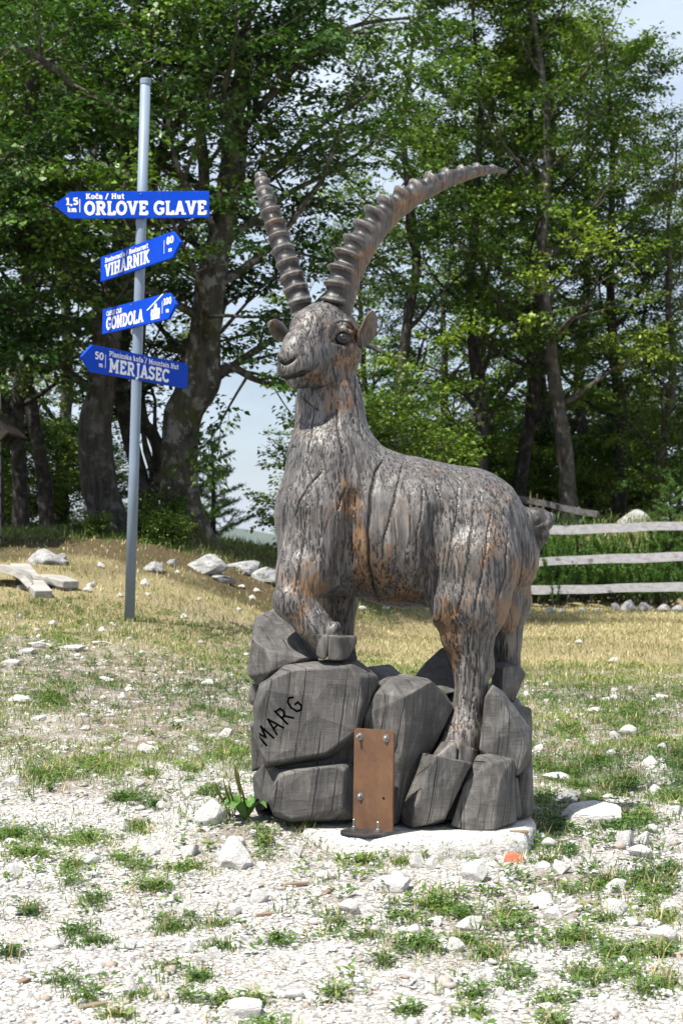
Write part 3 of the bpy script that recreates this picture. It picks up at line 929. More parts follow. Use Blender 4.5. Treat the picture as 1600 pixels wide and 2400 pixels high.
MG = {0: [[(.0, 0), (.12, 1), (.42, .35), (.75, 1), (.8, 0)]],
      1: [[(.05, 0), (.42, 1), (.78, 0)], [(.2, .38), (.64, .38)]],
      2: [[(.1, 0), (.12, 1), (.55, .92), (.6, .65), (.45, .5), (.12, .45)], [(.35, .48), (.75, 0)]],
      3: [[(.75, .85), (.5, 1), (.2, .85), (.08, .5), (.2, .12), (.5, 0), (.75, .15), (.76, .45), (.5, .47)]]}
for ch, st in MG.items():
    for pl in st:
        for a, b in zip(pl[:-1], pl[1:]):
            bm = bmesh.new()
            stroke_prism(bm, [((ch+a[0]*.9)*cw, a[1]*hL), ((ch+b[0]*.9)*cw, b[1]*hL)], .0074, .012, org, u, v, nrm)
            bmesh.ops.recalc_face_normals(bm, faces=bm.faces)
            o = bm_obj('carved_lettering_cut', bm, M_burnt, statue)
            md = marg.modifiers.new('cut', 'BOOLEAN'); md.object = o; md.operation = 'DIFFERENCE'; md.solver = 'EXACT'; md.material_mode = 'TRANSFER'
marg.data.materials.append(M_burnt)
dg = bpy.context.evaluated_depsgraph_get()
me2 = bpy.data.meshes.new_from_object(marg.evaluated_get(dg))
marg.modifiers.clear()
old = marg.data; marg.data = me2; bpy.data.meshes.remove(old)
for o in [o for o in bpy.data.objects if o.name.startswith('carved_lettering_cut')]:
    bpy.data.objects.remove(o)
marg['label'] = 'carved rock with the letters MARG cut into its face'
# ------------------------------------------------------------------ concrete footing and steel bracket
m = NM('rough_concrete', 0.9, 0.15)
o = m.coord('Object')
c = m.ramp(m.noise(o, 14, 5, 0.65), [(0.3, (0.42, 0.40, 0.36)), (0.55, (0.60, 0.585, 0.55)), (0.8, (0.70, 0.69, 0.66))])
pit = m.ramp(m.noise(o, 70, 4, 0.7), [(0.30, 1.0), (0.42, 0.0)])
c = m.mix(m.math('MULTIPLY', pit, 0.75), c, (0.16, 0.145, 0.12))
m.color(c)
m.bump(m.math('SUBTRACT', m.noise(o, 28, 6, 0.7), m.math('MULTIPLY', pit, 0.6)), 0.02, 0.9)
M_conc = m.m
nA, nR = 120, 9
V = []; cx, cy = 0.275, 6.08
rad = []
for a in range(nA):
    th = 2*math.pi*a/nA
    e = 1/((abs(math.cos(th))/0.385)**3.2 + (abs(math.sin(th))/0.46)**3.2)**(1/3.2)
    e *= 1 + 0.24*(vnoise(np.array([[math.cos(th)*2.2+5, math.sin(th)*2.2+5, .5]]))[0]-.5)
    e += 0.05*(vnoise(np.array([[math.cos(th)*14+9, math.sin(th)*14+9, .5]]))[0]-.5)
    rad.append(e)
prof = [(0.0, .062), (.6, .062), (.9, .064), (.965, .060), (.99, .042), (1.0, .012), (1.01, -.02), (1.0, -.06), (.8, -.06)]
for j, (q, z) in enumerate(prof):
    for a in range(nA):
        th = 2*math.pi*a/nA
        r_ = rad[a]*q
        p = np.array([[math.cos(th)*r_*30, math.sin(th)*r_*30, z*40]])
        k = 0.016*(vnoise(p)[0]-.5) if .93 < q else 0.004*(vnoise(p)[0]-.5)
        V.append((cx+math.cos(th)*(r_+k), cy+math.sin(th)*(r_+k), z + (k*.9 if z > 0 and q > .5 else 0)))
F = []
for j in range(nR-1):
    for a in range(nA):
        b = (a+1) % nA
        F.append((j*nA+a, (j+1)*nA+a, (j+1)*nA+b, j*nA+b))
F.append(tuple(range((nR-1)*nA, nR*nA))[::-1])
slab = mobj('concrete_footing', V, F, M_conc, smooth=True, loc=(cx, cy, 0))
tag(slab, 'rough pale concrete footing under the carved wooden ibex', 'footing')

m = NM('rusty_steel', 0.55, 0.4)
o = m.coord('Object', (1, 1, .8))
n = m.noise(o, 7, 6, 0.75, .3)
c = m.ramp(n, [(0.3, (0.085, 0.047, 0.030)), (0.5, (0.145, 0.076, 0.042)), (0.7, (0.20, 0.112, 0.055))])
c = m.mix(m.ramp(m.noise(o, 45, 4, 0.7), [(0.62, 0.0), (0.70, 0.8)]), c, (0.06, 0.04, 0.035))
m.color(c); m.b.inputs['Metallic'].default_value = 0.25
m.bump(m.noise(o, 60, 4, 0.6), 0.0015, 0.5)
M_rust = m.m
m = NM('dark_steel', 0.42, 0.5); m.b.inputs['Metallic'].default_value = 0.6
o = m.coord('Object')
m.color(m.ramp(m.noise(o, 30, 5, 0.7), [(0.35, (0.035, 0.035, 0.038)), (0.7, (0.13, 0.12, 0.12))])); M_dsteel = m.m
m = NM('galvanised_bolt', 0.35, 0.5); m.b.inputs['Metallic'].default_value = 0.8; m.color((0.30, 0.29, 0.28)); M_bolt = m.m

yaw = R(33)
pu = Vector((math.cos(yaw), -math.sin(yaw), 0.0))
pn = Vector((-math.sin(yaw), -math.cos(yaw), 0.0))       # towards the viewer's left
pv = Vector((0, 0, 1))
tl = 0.030
c0 = px(872, 1934, 5.76)                                  # bottom middle of the upright
c0.z = 0.068
bracket = empty('steel_bracket', c0, 'rusty steel angle bracket bolting the carved base to the concrete', 'bracket')
lean = (pv - pu*0.0 + pn*(-0.03)).normalized()
hw, hh2 = 0.078, 0.172
def plate_pt(a, b, d=0.0): return c0 + pu*a + lean*(b) + pn*d
# upright with one open hole
bm = bmesh.new()
N8 = 14
hx, hy, hr = 0.043, 0.115, 0.0055
outer = [(-hw, 0), (hw, 0), (hw, 2*hh2-.006), (hw-.006, 2*hh2), (-hw+.006, 2*hh2), (-hw, 2*hh2-.006)]
def ringv(d):
    O = [bm.verts.new(plate_pt(a, b, d)) for a, b in outer]
    I = [bm.verts.new(plate_pt(hx+hr*math.cos(2*math.pi*k/N8), hy+hr*math.sin(2*math.pi*k/N8), d)) for k in range(N8)]
    return O, I
Of, If = ringv(0.0); Ob, Ib = ringv(-0.009)
for O, I in ((Of, If), (Ob, Ib)):
    ed = [bm.edges.new((O[i], O[(i+1) % 6])) for i in range(6)] + [bm.edges.new((I[i], I[(i+1) % N8])) for i in range(N8)]
    bmesh.ops.triangle_fill(bm, use_beauty=True, use_dissolve=False, edges=ed)
for A, B, n_ in ((Of, Ob, 6), (If, Ib, N8)):
    for i in range(n_):
        bm.faces.new((A[i], A[(i+1) % n_], B[(i+1) % n_], B[i]))
bmesh.ops.recalc_face_normals(bm, faces=bm.faces)
bm_obj('upright_plate', bm, M_rust, bracket)
# foot
fp = [(-hw, 0), (hw, 0), (hw, .055), (.045, .105), (-.06, .105), (-hw-.004, .07)]
pts = []
for a, d in fp:
    for z in (-0.001, .0085): pts.append(c0 + pu*a + pn*d + Vector((0, 0, z)))
bm_obj('foot_plate', hull(pts, .0018), M_dsteel, bracket)
def bolt(p, ax, r=.0085, stud=.012, mat=M_bolt):
    ax = ax.normalized(); a = ax.cross(Vector((0.2, .1, 1)) if abs(ax.z) < .8 else Vector((1, 0, 0))).normalized(); b = ax.cross(a)
    V, F = [], []
    rings = [(r*1.55, 0), (r*1.55, .002), (r, .002), (r, .008), (r*.85, .0092), (r*.55, .0092), (r*.55, .0092+stud), (r*.4, .0105+stud)]
    for j, (rr, h) in enumerate(rings):
        for k in range(12):
            q = (1.0 if k % 2 == 0 else .9) if 2 <= j <= 4 else 1
            V.append(p + ax*h + (a*math.cos(math.pi*k/6)+b*math.sin(math.pi*k/6))*rr*q)
    for j in range(len(rings)-1):
        for k in range(12):
            F.append((j*12+k, j*12+(k+1) % 12, (j+1)*12+(k+1) % 12, (j+1)*12+k))
    F.append(tuple(range((len(rings)-1)*12, len(rings)*12)))
    return mobj('bolt', V, F, mat, bracket)
bolt(plate_pt(-.053, .318, .0005), pn); bolt(plate_pt(.050, .318, .0005), pn, .0085, .002); bolt(plate_pt(-.049, .115, .0005), pn, .0085, .002)
bolt(c0+pu*-.055+pn*.028+Vector((0, 0, .0088)), Vector((0, 0, 1)), .0075, .022)
bolt(c0+pu*.040+pn*.028+Vector((0, 0, .0088)), Vector((0, 0, 1)), .0075, .022)

# ------------------------------------------------------------------ signpost
m = NM('painted_grey_pole', 0.45, 0.4)
o = m.coord('Object', (1, 1, .3))
m.color(m.ramp(m.noise(o, 16, 4, 0.6), [(0.3, (0.165, 0.215, 0.28)), (0.7, (0.205, 0.255, 0.325))])); M_pole = m.m
m = NM('blue_sign_sheet', 0.6, 0.10); o = m.coord('Object')
c = m.ramp(m.noise(o, 3, 3, 0.5), [(0.3, (0.0012, 0.044, 0.40)), (0.7, (0.0016, 0.056, 0.50))])
c = m.mix(m.ramp(m.noise(m.coord('Object', (3, 3, 1)), 9, 5, 0.7), [(0.56, 0.0), (0.78, 0.22)]), c, (0.10, 0.13, 0.25))
m.color(c); M_blue = m.m
m = NM('white_print', 0.45, 0.3); m.color((0.78, 0.80, 0.84)); M_white = m.m

PY = 13.16
pb = px(303, 1462, PY); pb.z = gz1(pb.x, PY) - 0.02
pt = px(341, 196, PY)
post = empty('signpost', (pb.x, PY, pb.z), 'grey metal signpost carrying four blue arrow signs', 'signpost')
pdir = (pt-pb).normalized()
rp_ = .0395
V, F = tube([pb, pb+(pt-pb)*.3, pb+(pt-pb)*.7, pt], [rp_]*4, 24)
mobj('pole', V, F, M_pole, post, smooth=True)
V, F = tube([pt-pdir*.005, pt-pdir*.003, pt+pdir*.034, pt+pdir*.04], [rp_*1.0, rp_*1.09, rp_*1.09, rp_*.95], 24)
mobj('cap', V, F, M_pole, post)

# ---- slab-serif stroke letters (unit cap height)
def A_(cx, cy, rx, ry, a0, a1, n=14):
    return [(cx+rx*math.cos(R(a0+(a1-a0)*i/n)), cy+ry*math.sin(R(a0+(a1-a0)*i/n))) for i in range(n+1)]
T = .19
def sf(x, y, h=.17): return ('s', x-h, x+h, y)
b_, t_ = .07, .93
GL = {
 'O': (.88, [A_(.44, .5, .32, .41, 0, 360, 22)]),
 'R': (.86, [[(.22, 0), (.22, 1)], [(.22, .91), (.46, .91)]+A_(.46, .70, .20, .21, 90, -90, 8)+[(.22, .49)], [(.45, .47), (.68, .05)], sf(.2, b_), sf(.15, t_, .1), sf(.72, b_, .12)]),
 'L': (.72, [[(.22, 0), (.22, 1)], sf(.22, t_), [(.08, .09), (.66, .09)], [(.62, .05), (.62, .30)]]),
 'V': (.86, [[(.17, .98), (.43, .04)], [(.43, .04), (.69, .98)], sf(.16, t_), sf(.70, t_)]),
 'E': (.78, [[(.22, 0), (.22, 1)], [(.08, .91), (.68, .91)], [(.08, .09), (.70, .09)], [(.22, .51), (.55, .51)], [(.64, .7), (.64, .95)], [(.66, .05), (.66, .3)]]),
 'G': (.88, [A_(.46, .5, .34, .41, 48, 320, 18), [(.72, .15), (.72, .42)], sf(.66, .44, .18), [(.70, .72), (.70, .95)]]),
 'A': (.88, [[(.17, .04), (.44, .98)], [(.44, .98), (.71, .04)], [(.27, .34), (.62, .34)], sf(.15, b_), sf(.73, b_)]),
 'I': (.46, [[(.23, 0), (.23, 1)], sf(.23, b_), sf(.23, t_)]),
 'H': (.92, [[(.22, 0), (.22, 1)], [(.70, 0), (.70, 1)], [(.22, .5), (.70, .5)], sf(.22, b_), sf(.22, t_), sf(.70, b_), sf(.70, t_)]),
 'N': (.94, [[(.22, 0), (.22, 1)], [(.22, .95), (.72, .05)], [(.72, 0), (.72, 1)], sf(.22, b_), sf(.16, t_, .12), sf(.72, t_)]),
 'K': (.88, [[(.22, 0), (.22, 1)], [(.66, .96), (.26, .47)], [(.36, .56), (.70, .04)], sf(.22, b_), sf(.22, t_), sf(.68, t_, .13), sf(.72, b_, .13)]),
 'D': (.86, [[(.22, 0), (.22, 1)], [(.08, .91), (.40, .91)]+A_(.40, .5, .32, .41, 90, -90, 12)+[(.08, .09)]]),
 'M': (1.08, [[(.22, 0), (.22, 1)], [(.22, .95), (.54, .25)], [(.54, .25), (.86, .95)], [(.86, 0), (.86, 1)], sf(.22, b_), sf(.15, t_, .12), sf(.86, b_), sf(.93, t_, .12)]),
 'J': (.56, [[(.34, 1), (.34, .12)]+A_(.16, .10, .18, .22, 0, -100, 7), sf(.34, t_)]),
 'S': (.72, [A_(.37, .71, .24, .20, 25, 235, 10)+A_(.35, .28, .25, .20, 75, -155, 12), [(.60, .76), (.60, .95)], [(.10, .05), (.10, .26)]]),
 'C': (.82, [A_(.46, .5, .34, .41, 45, 315, 18), [(.70, .72), (.70, .95)]]),
 'B': (.80, [[(.22, 0), (.22, 1)], [(.08, .91), (.42, .91)]+A_(.42, .72, .18, .19, 90, -90, 8)+[(.22, .53)], [(.42, .51)]+A_(.44, .30, .22, .21, 90, -90, 8)+[(.08, .09)]]),
 'P': (.80, [[(.22, 0), (.22, 1)], [(.08, .91), (.44, .91)]+A_(.44, .68, .22, .23, 90, -90, 9)+[(.22, .45)], sf(.22, b_)]),
 'o': (.70, [A_(.35, .36, .24, .28, 0, 360, 16)]),
 'a': (.66, [A_(.28, .40, .24, .24, 140, 0, 8)+[(.52, 0)], A_(.32, .22, .20, .16, 20, 380, 12)]),
 'c': (.60, [A_(.34, .36, .24, .28, 45, 315, 12)]),
 'k': (.70, [[(.2, 0), (.2, 1)], [(.54, .66), (.24, .34)], [(.32, .42), (.58, .03)], sf(.2, b_, .15), sf(.56, b_, .12), sf(.15, t_, .1)]),
 'u': (.74, [[(.2, .7), (.2, .25)]+A_(.37, .25, .17, .19, 180, 360, 8)+[(.54, .7)], [(.54, .7), (.54, 0)], sf(.14, .64, .1), sf(.6, b_, .1)]),
 't': (.52, [[(.24, .9), (.24, .22)]+A_(.38, .20, .14, .14, 180, 300, 6), [(.06, .64), (.46, .64)]]),
 'e': (.66, [[(.12, .37), (.54, .37)]+A_(.33, .36, .22, .28, 0, 310, 14)]),
 's': (.56, [A_(.29, .49, .17, .15, 30, 235, 8)+A_(.27, .21, .18, .14, 75, -155, 8)]),
 'v': (.68, [[(.13, .68), (.34, .03)], [(.34, .03), (.55, .68)], sf(.13, .64, .11), sf(.55, .64, .11)]),
 'r': (.56, [[(.2, 0), (.2, .7)], A_(.40, .44, .2, .2, 180, 60, 7), sf(.2, b_, .15), sf(.14, .64, .1)]),
 'i': (.38, [[(.2, 0), (.2, .7)], [(.2, .86), (.2, 1.0)], sf(.2, b_, .14), sf(.14, .64, .1)]),
 'j': (.38, [[(.24, .7), (.24, -.1)]+A_(.12, -.1, .12, .14, 0, -100, 5), [(.24, .86), (.24, 1.0)], sf(.17, .64, .1)]),
 'l': (.38, [[(.2, 0), (.2, 1)], sf(.2, b_, .14), sf(.14, t_, .1)]),
 'n': (.76, [[(.2, 0), (.2, .7)], A_(.38, .42, .18, .22, 180, 0, 8)+[(.56, 0)], sf(.2, b_, .14), sf(.58, b_, .14), sf(.14, .64, .1)]),
 'm': (1.08, [[(.2, 0), (.2, .7)], A_(.36, .44, .16, .2, 180, 0, 7)+[(.52, 0)], A_(.68, .44, .16, .2, 180, 0, 7)+[(.84, 0)], sf(.2, b_, .13), sf(.53, b_, .12), sf(.87, b_, .13), sf(.14, .64, .1)]),
 'p': (.72, [[(.2, -.3), (.2, .7)], A_(.36, .36, .2, .28, 150, -150, 12)]),
 '/': (.60, [[(.10, -.08), (.48, 1.02)]]),
 ',': (.30, [[(.16, .12), (.10, -.14)]]),
 '1': (.56, [[(.3, 0), (.3, 1)], [(.3, .95), (.1, .78)], sf(.3, b_, .22)]),
 '5': (.66, [[(.55, .91), (.17, .91)], [(.17, .95), (.15, .55)], A_(.31, .33, .22, .25, 120, -140, 12)]),
 '8': (.70, [A_(.35, .73, .18, .19, 0, 360, 14), A_(.35, .29, .23, .22, 0, 360, 16)]),
 '0': (.70, [A_(.35, .5, .23, .42, 0, 360, 20)]),
 ' ': (.40, []),
}
def stroke_quads(poly, th, V, F, zf, xf):
    for a, b in zip(poly[:-1], poly[1:]):
        dx, dy = b[0]-a[0], b[1]-a[1]
        L = math.hypot(dx, dy)
        if L < 1e-6: continue
        dx, dy = dx/L, dy/L
        e = th*.22 if len(poly) > 2 else 0.0
        x0, y0, x1, y1 = a[0]-dx*e, a[1]-dy*e, b[0]+dx*e, b[1]+dy*e
        nx_, ny_ = -dy*th/2, dx*th/2
        i = len(V)
        z = next(zf)
        for q in ((x0+nx_, y0+ny_), (x1+nx_, y1+ny_), (x1-nx_, y1-ny_), (x0-nx_, y0-ny_)):
            V.append(xf(q[0], q[1], z))
        F.append((i+3, i+2, i+1, i))
def text_geo(txt, x, y, h, wtot, T_, V, F, place, zf, slant=0.0):
    """lay txt from (x, y) with cap height h, fitted to width wtot (sign metres)"""
    items = []
    pen = 0.0
    for ch in txt:
        hac = ch == '\u010d'
        g = GL['c' if hac else ch]
        items.append((pen, g[1], hac)); pen += g[0]
    sx = wtot/pen; sy = h
    for p0, strokes, hac in items:
        st = list(strokes)
        if hac: st = st + [[(.18, .98), (.34, .82)], [(.34, .82), (.50, .98)]]
        for s_ in st:
            if s_[0] == 's': poly, th = [(s_[1], s_[3]), (s_[2], s_[3])], .135
            else: poly, th = s_, T_
            stroke_quads([(p0+a, b) for a, b in poly], th, V, F, zf, lambda a, b, z: place(x + a*sx + slant*b*sy, y + b*sy, z))

post_kind = True
def arrow_sign(Lp, Rp, hgt, tip, texts, label, extra=None, lean_up=None):
    """Lp/Rp: (px, py mid, distance) of the panel's two ends, tip: 'L' or 'R'"""
    a, b = px(*Lp), px(*Rp)
    u_ = (b-a); ln = u_.length; u_.normalize()
    v_ = (pdir - u_*pdir.dot(u_)).normalized()
    n_ = u_.cross(v_)
    if n_.y > 0: n_ = -n_
    # slide the panel along the sight lines until it clears the front of the pole
    k_ = (pb.z-a.z)/(pb.z-pt.z)
    cpole = pb+(pt-pb)*max(0, min(1, k_))
    for _ in range(6):
        gap_ = (a-cpole).dot(n_) - (rp_+.026)
        ra_, rb_ = (a-cam.location), (b-cam.location)
        s_ = -gap_/(ra_.dot(n_))
        a, b = a+ra_*s_, b+rb_*s_
    ln = (b-a).length
    def place(X, Yv, z): return a + u_*X + v_*Yv + n_*z
    tl_ = hgt*.62
    if tip == 'L': ol = [(0, 0), (tl_, hgt/2), (ln, hgt/2), (ln, -hgt/2), (tl_, -hgt/2)]
    else: ol = [(0, hgt/2), (ln-tl_, hgt/2), (ln, 0), (ln-tl_, -hgt/2), (0, -hgt/2)]
    pts = [place(x, y, z) for x, y in ol for z in (0.0, -.022)]
    pan = bm_obj('arrow_sign', hull(pts, .002), M_blue, post)
    pan['label'] = label
    def zgen():
        k = 0
        while True:
            k += 1; yield .0016 + (k % 37)*.00003
    zf = zgen()
    V, F = [], []
    for (txt, x, y, h, wd, T_, sl) in texts:
        text_geo(txt, x*ln, y*hgt, h*hgt, wd*ln, T_, V, F, place, zf, sl)
    if extra: extra(V, F, lambda X, Yv, z: place(X*ln, Yv*hgt, z), zf)
    let = mobj('lettering', V, F, M_white, pan)
    if post_kind: let['kind'] = 'stuff'
    mx_ = (cpole-a).dot(u_)
    for s_ in (-1, 1):
        c_ = place(mx_, s_*hgt*.40, .0006)
        Vb, Fb = tube([c_, c_+n_*.004], [.0075, .006], 10); mobj('screw', Vb, Fb, M_bolt, pan)
    # clamp behind the panel, round the pole
    q = (Lp[0], Lp[1])
    return place, ln
def barline(x, y0, y1, wd=.006):
    def f(V, F, place, zf): stroke_quads([(x, y0), (x, y1)], wd, V, F, zf, place)
    return f
def gondola(V, F, P, zf):
    for st, th in (([(.630, .02), (.835, .50)], .022), ([(.728, .0), (.742, .20)], .020), ([(.755, .0), (.746, .20)], .020), ([(.690, -.01), (.790, -.01)], .035),
                   ([(.690, -.22), (.695, -.0)], .018), ([(.715, -.22), (.717, .0)], .016), ([(.741, -.22), (.741, .0)], .016), ([(.766, -.22), (.765, .0)], .016), ([(.790, -.22), (.787, .0)], .018)):
        stroke_quads(st, th, V, F, zf, P)
    stroke_quads([(.685, -.30), (.795, -.30)], .18, V, F, zf, P)
    stroke_quads([(.830, -.24), (.830, .24)], .006, V, F, zf, P)
yf = PY - rp_ - .026
arrow_sign((126, 480, yf), (490, 478, yf), .206, 'L', [
    ('Ko\u010da / Hut', .205, .22, .20, .25, .20, .0), ('ORLOVE GLAVE', .195, -.385, .52, .79, .21, 0), ('1,5', .075, .0, .27, .085, .22, 0), ('km', .087, -.26, .19, .063, .22, 0)],
    'blue arrow sign reading ORLOVE GLAVE, topmost on the post', barline(.168, -.27, .22, .005))
arrow_sign((236, 631, PY+.52), (422, 566, PY-.60), .196, 'R', [
    ('Restavracija / Restaurant', .06, .20, .20, .56, .18, .0), ('VIHARNIK', .06, -.39, .52, .58, .20, 0), ('80', .842, .06, .28, .085, .20, 0), ('m', .865, -.24, .17, .045, .2, 0)],
    'blue arrow sign reading VIHARNIK, second from the top', barline(.815, -.25, .26, .005))
arrow_sign((240, 754, PY+.50), (412, 712, PY-.56), .196, 'R', [
    ('CABLE CAR', .06, .19, .19, .22, .18, 0), ('GONDOLA', .06, -.39, .52, .52, .21, 0), ('100', .842, .06, .26, .105, .20, 0), ('m', .875, -.24, .17, .045, .2, 0)],
    'blue arrow sign reading GONDOLA with a cable car symbol', gondola)
arrow_sign((192, 835, PY-.62), (440, 882, PY+.66), .200, 'L', [
    ('Planinska ko\u010da / Mountain Hut', .235, .20, .20, .665, .17, .0), ('MERJASEC', .235, -.39, .52, .575, .20, 0), ('50', .108, .0, .28, .08, .20, 0), ('m', .145, -.26, .17, .04, .2, 0)],
    'blue arrow sign reading MERJASEC, lowest on the post', barline(.205, -.27, .24, .005))
for yy in (478, 600, 735, 858):
    k = (yy-196)/(1462-196)
    c = pt + (pb-pt)*k
    V, F = tube([c-pdir*.02, c+pdir*.02], [rp_*1.10]*2, 20)
    mobj('clamp', V, F, M_pole, post)
# ------------------------------------------------------------------ trees
def bark(name, dark, light, moss=0.0, blot=0.0):
    m = NM(name, 0.9, 0.15)
    o = m.coord('Object'); st = m.coord('Object', (1, 1, .28))
    n = m.noise(st, 13, 5, 0.65, 0.4)
    c = m.ramp(n, [(0.3, dark), (0.72, light)])
    if blot:
        c = m.mix(m.math('MULTIPLY', m.ramp(m.noise(o, 7, 4, 0.6), [(0.52, 0.0), (0.60, 1.0)]), blot), c, (0.24, 0.235, 0.215))
    if moss:
        c = m.mix(m.math('MULTIPLY', m.ramp(m.noise(o, 2.2, 4, 0.6), [(0.48, 0.0), (0.60, 1.0)]), moss), c, (0.055, 0.06, 0.015))
    m.color(c)
    m.bump(n, 0.05, 0.9)
    return m.m
M_bark = bark('beech_bark', (0.03, 0.026, 0.022), (0.125, 0.112, 0.098), 0.25, 0.4)
M_bark2 = bark('mossy_bark', (0.025, 0.022, 0.018), (0.095, 0.087, 0.075), 0.7, 0.7)
M_bark3 = bark('dark_bark', (0.017, 0.015, 0.013), (0.06, 0.054, 0.048), 0.15, 0.2)

def leafmat(name, c0, c1, c2, trans=0.35):
    m = NM(name, 0.42, 0.35)
    c = m.ramp(m.attr('tint'), [(0.0, c0), (0.5, c1), (1.0, c2)])
    m.color(c)
    tr = m.n('BsdfTranslucent')
    m.l(m.mix(1.0, c, (1.0, 1.2, 0.6), 'MULTIPLY'), tr.inputs['Color'])
    mx = m.n('MixShader'); mx.inputs[0].default_value = trans
    m.l(m.b.outputs[0], mx.inputs[1]); m.l(tr.outputs[0], mx.inputs[2])
    m.l(mx.outputs[0], m.out.inputs['Surface'])
    return m.m
M_leaf = leafmat('beech_leaf', (0.012, 0.036, 0.007), (0.036, 0.092, 0.013), (0.13, 0.22, 0.028), 0.24)
M_leafy = leafmat('sunny_beech_leaf', (0.016, 0.042, 0.007), (0.064, 0.130, 0.015), (0.26, 0.34, 0.042), 0.26)  # brighter beech copy; sunlit yellow-green is put into the colour
M_needle = leafmat('needle', (0.03, 0.085, 0.014), (0.08, 0.17, 0.028), (0.16, 0.27, 0.045), 0.25)

class Geo:
    def __init__(s): s.V = []; s.F = []; s.n = 0
    def add(s, V, F):
        s.V.extend(V); s.F.extend([tuple(i+s.n for i in f) for f in F]); s.n += len(V)

def leaves_mesh(P, D, N, L, W, tint, curl=.18):
    """P base points, D directions, N normals (n,3), L, W (n,) -> verts, quads"""
    B = np.cross(N, D); B /= np.linalg.norm(B, axis=1)[:, None]+1e-9
    L = L[:, None]; W = W[:, None]
    v0 = P
    v1 = P + D*L*.45 + B*W*.5 + N*L*curl*.4
    v2 = P + D*L - N*L*curl
    v3 = P + D*L*.45 - B*W*.5 + N*L*curl*.4
    V = np.stack([v0, v1, v2, v3], 1).reshape(-1, 3)
    n = len(P)
    F = np.arange(4*n).reshape(n, 4)
    return V, F

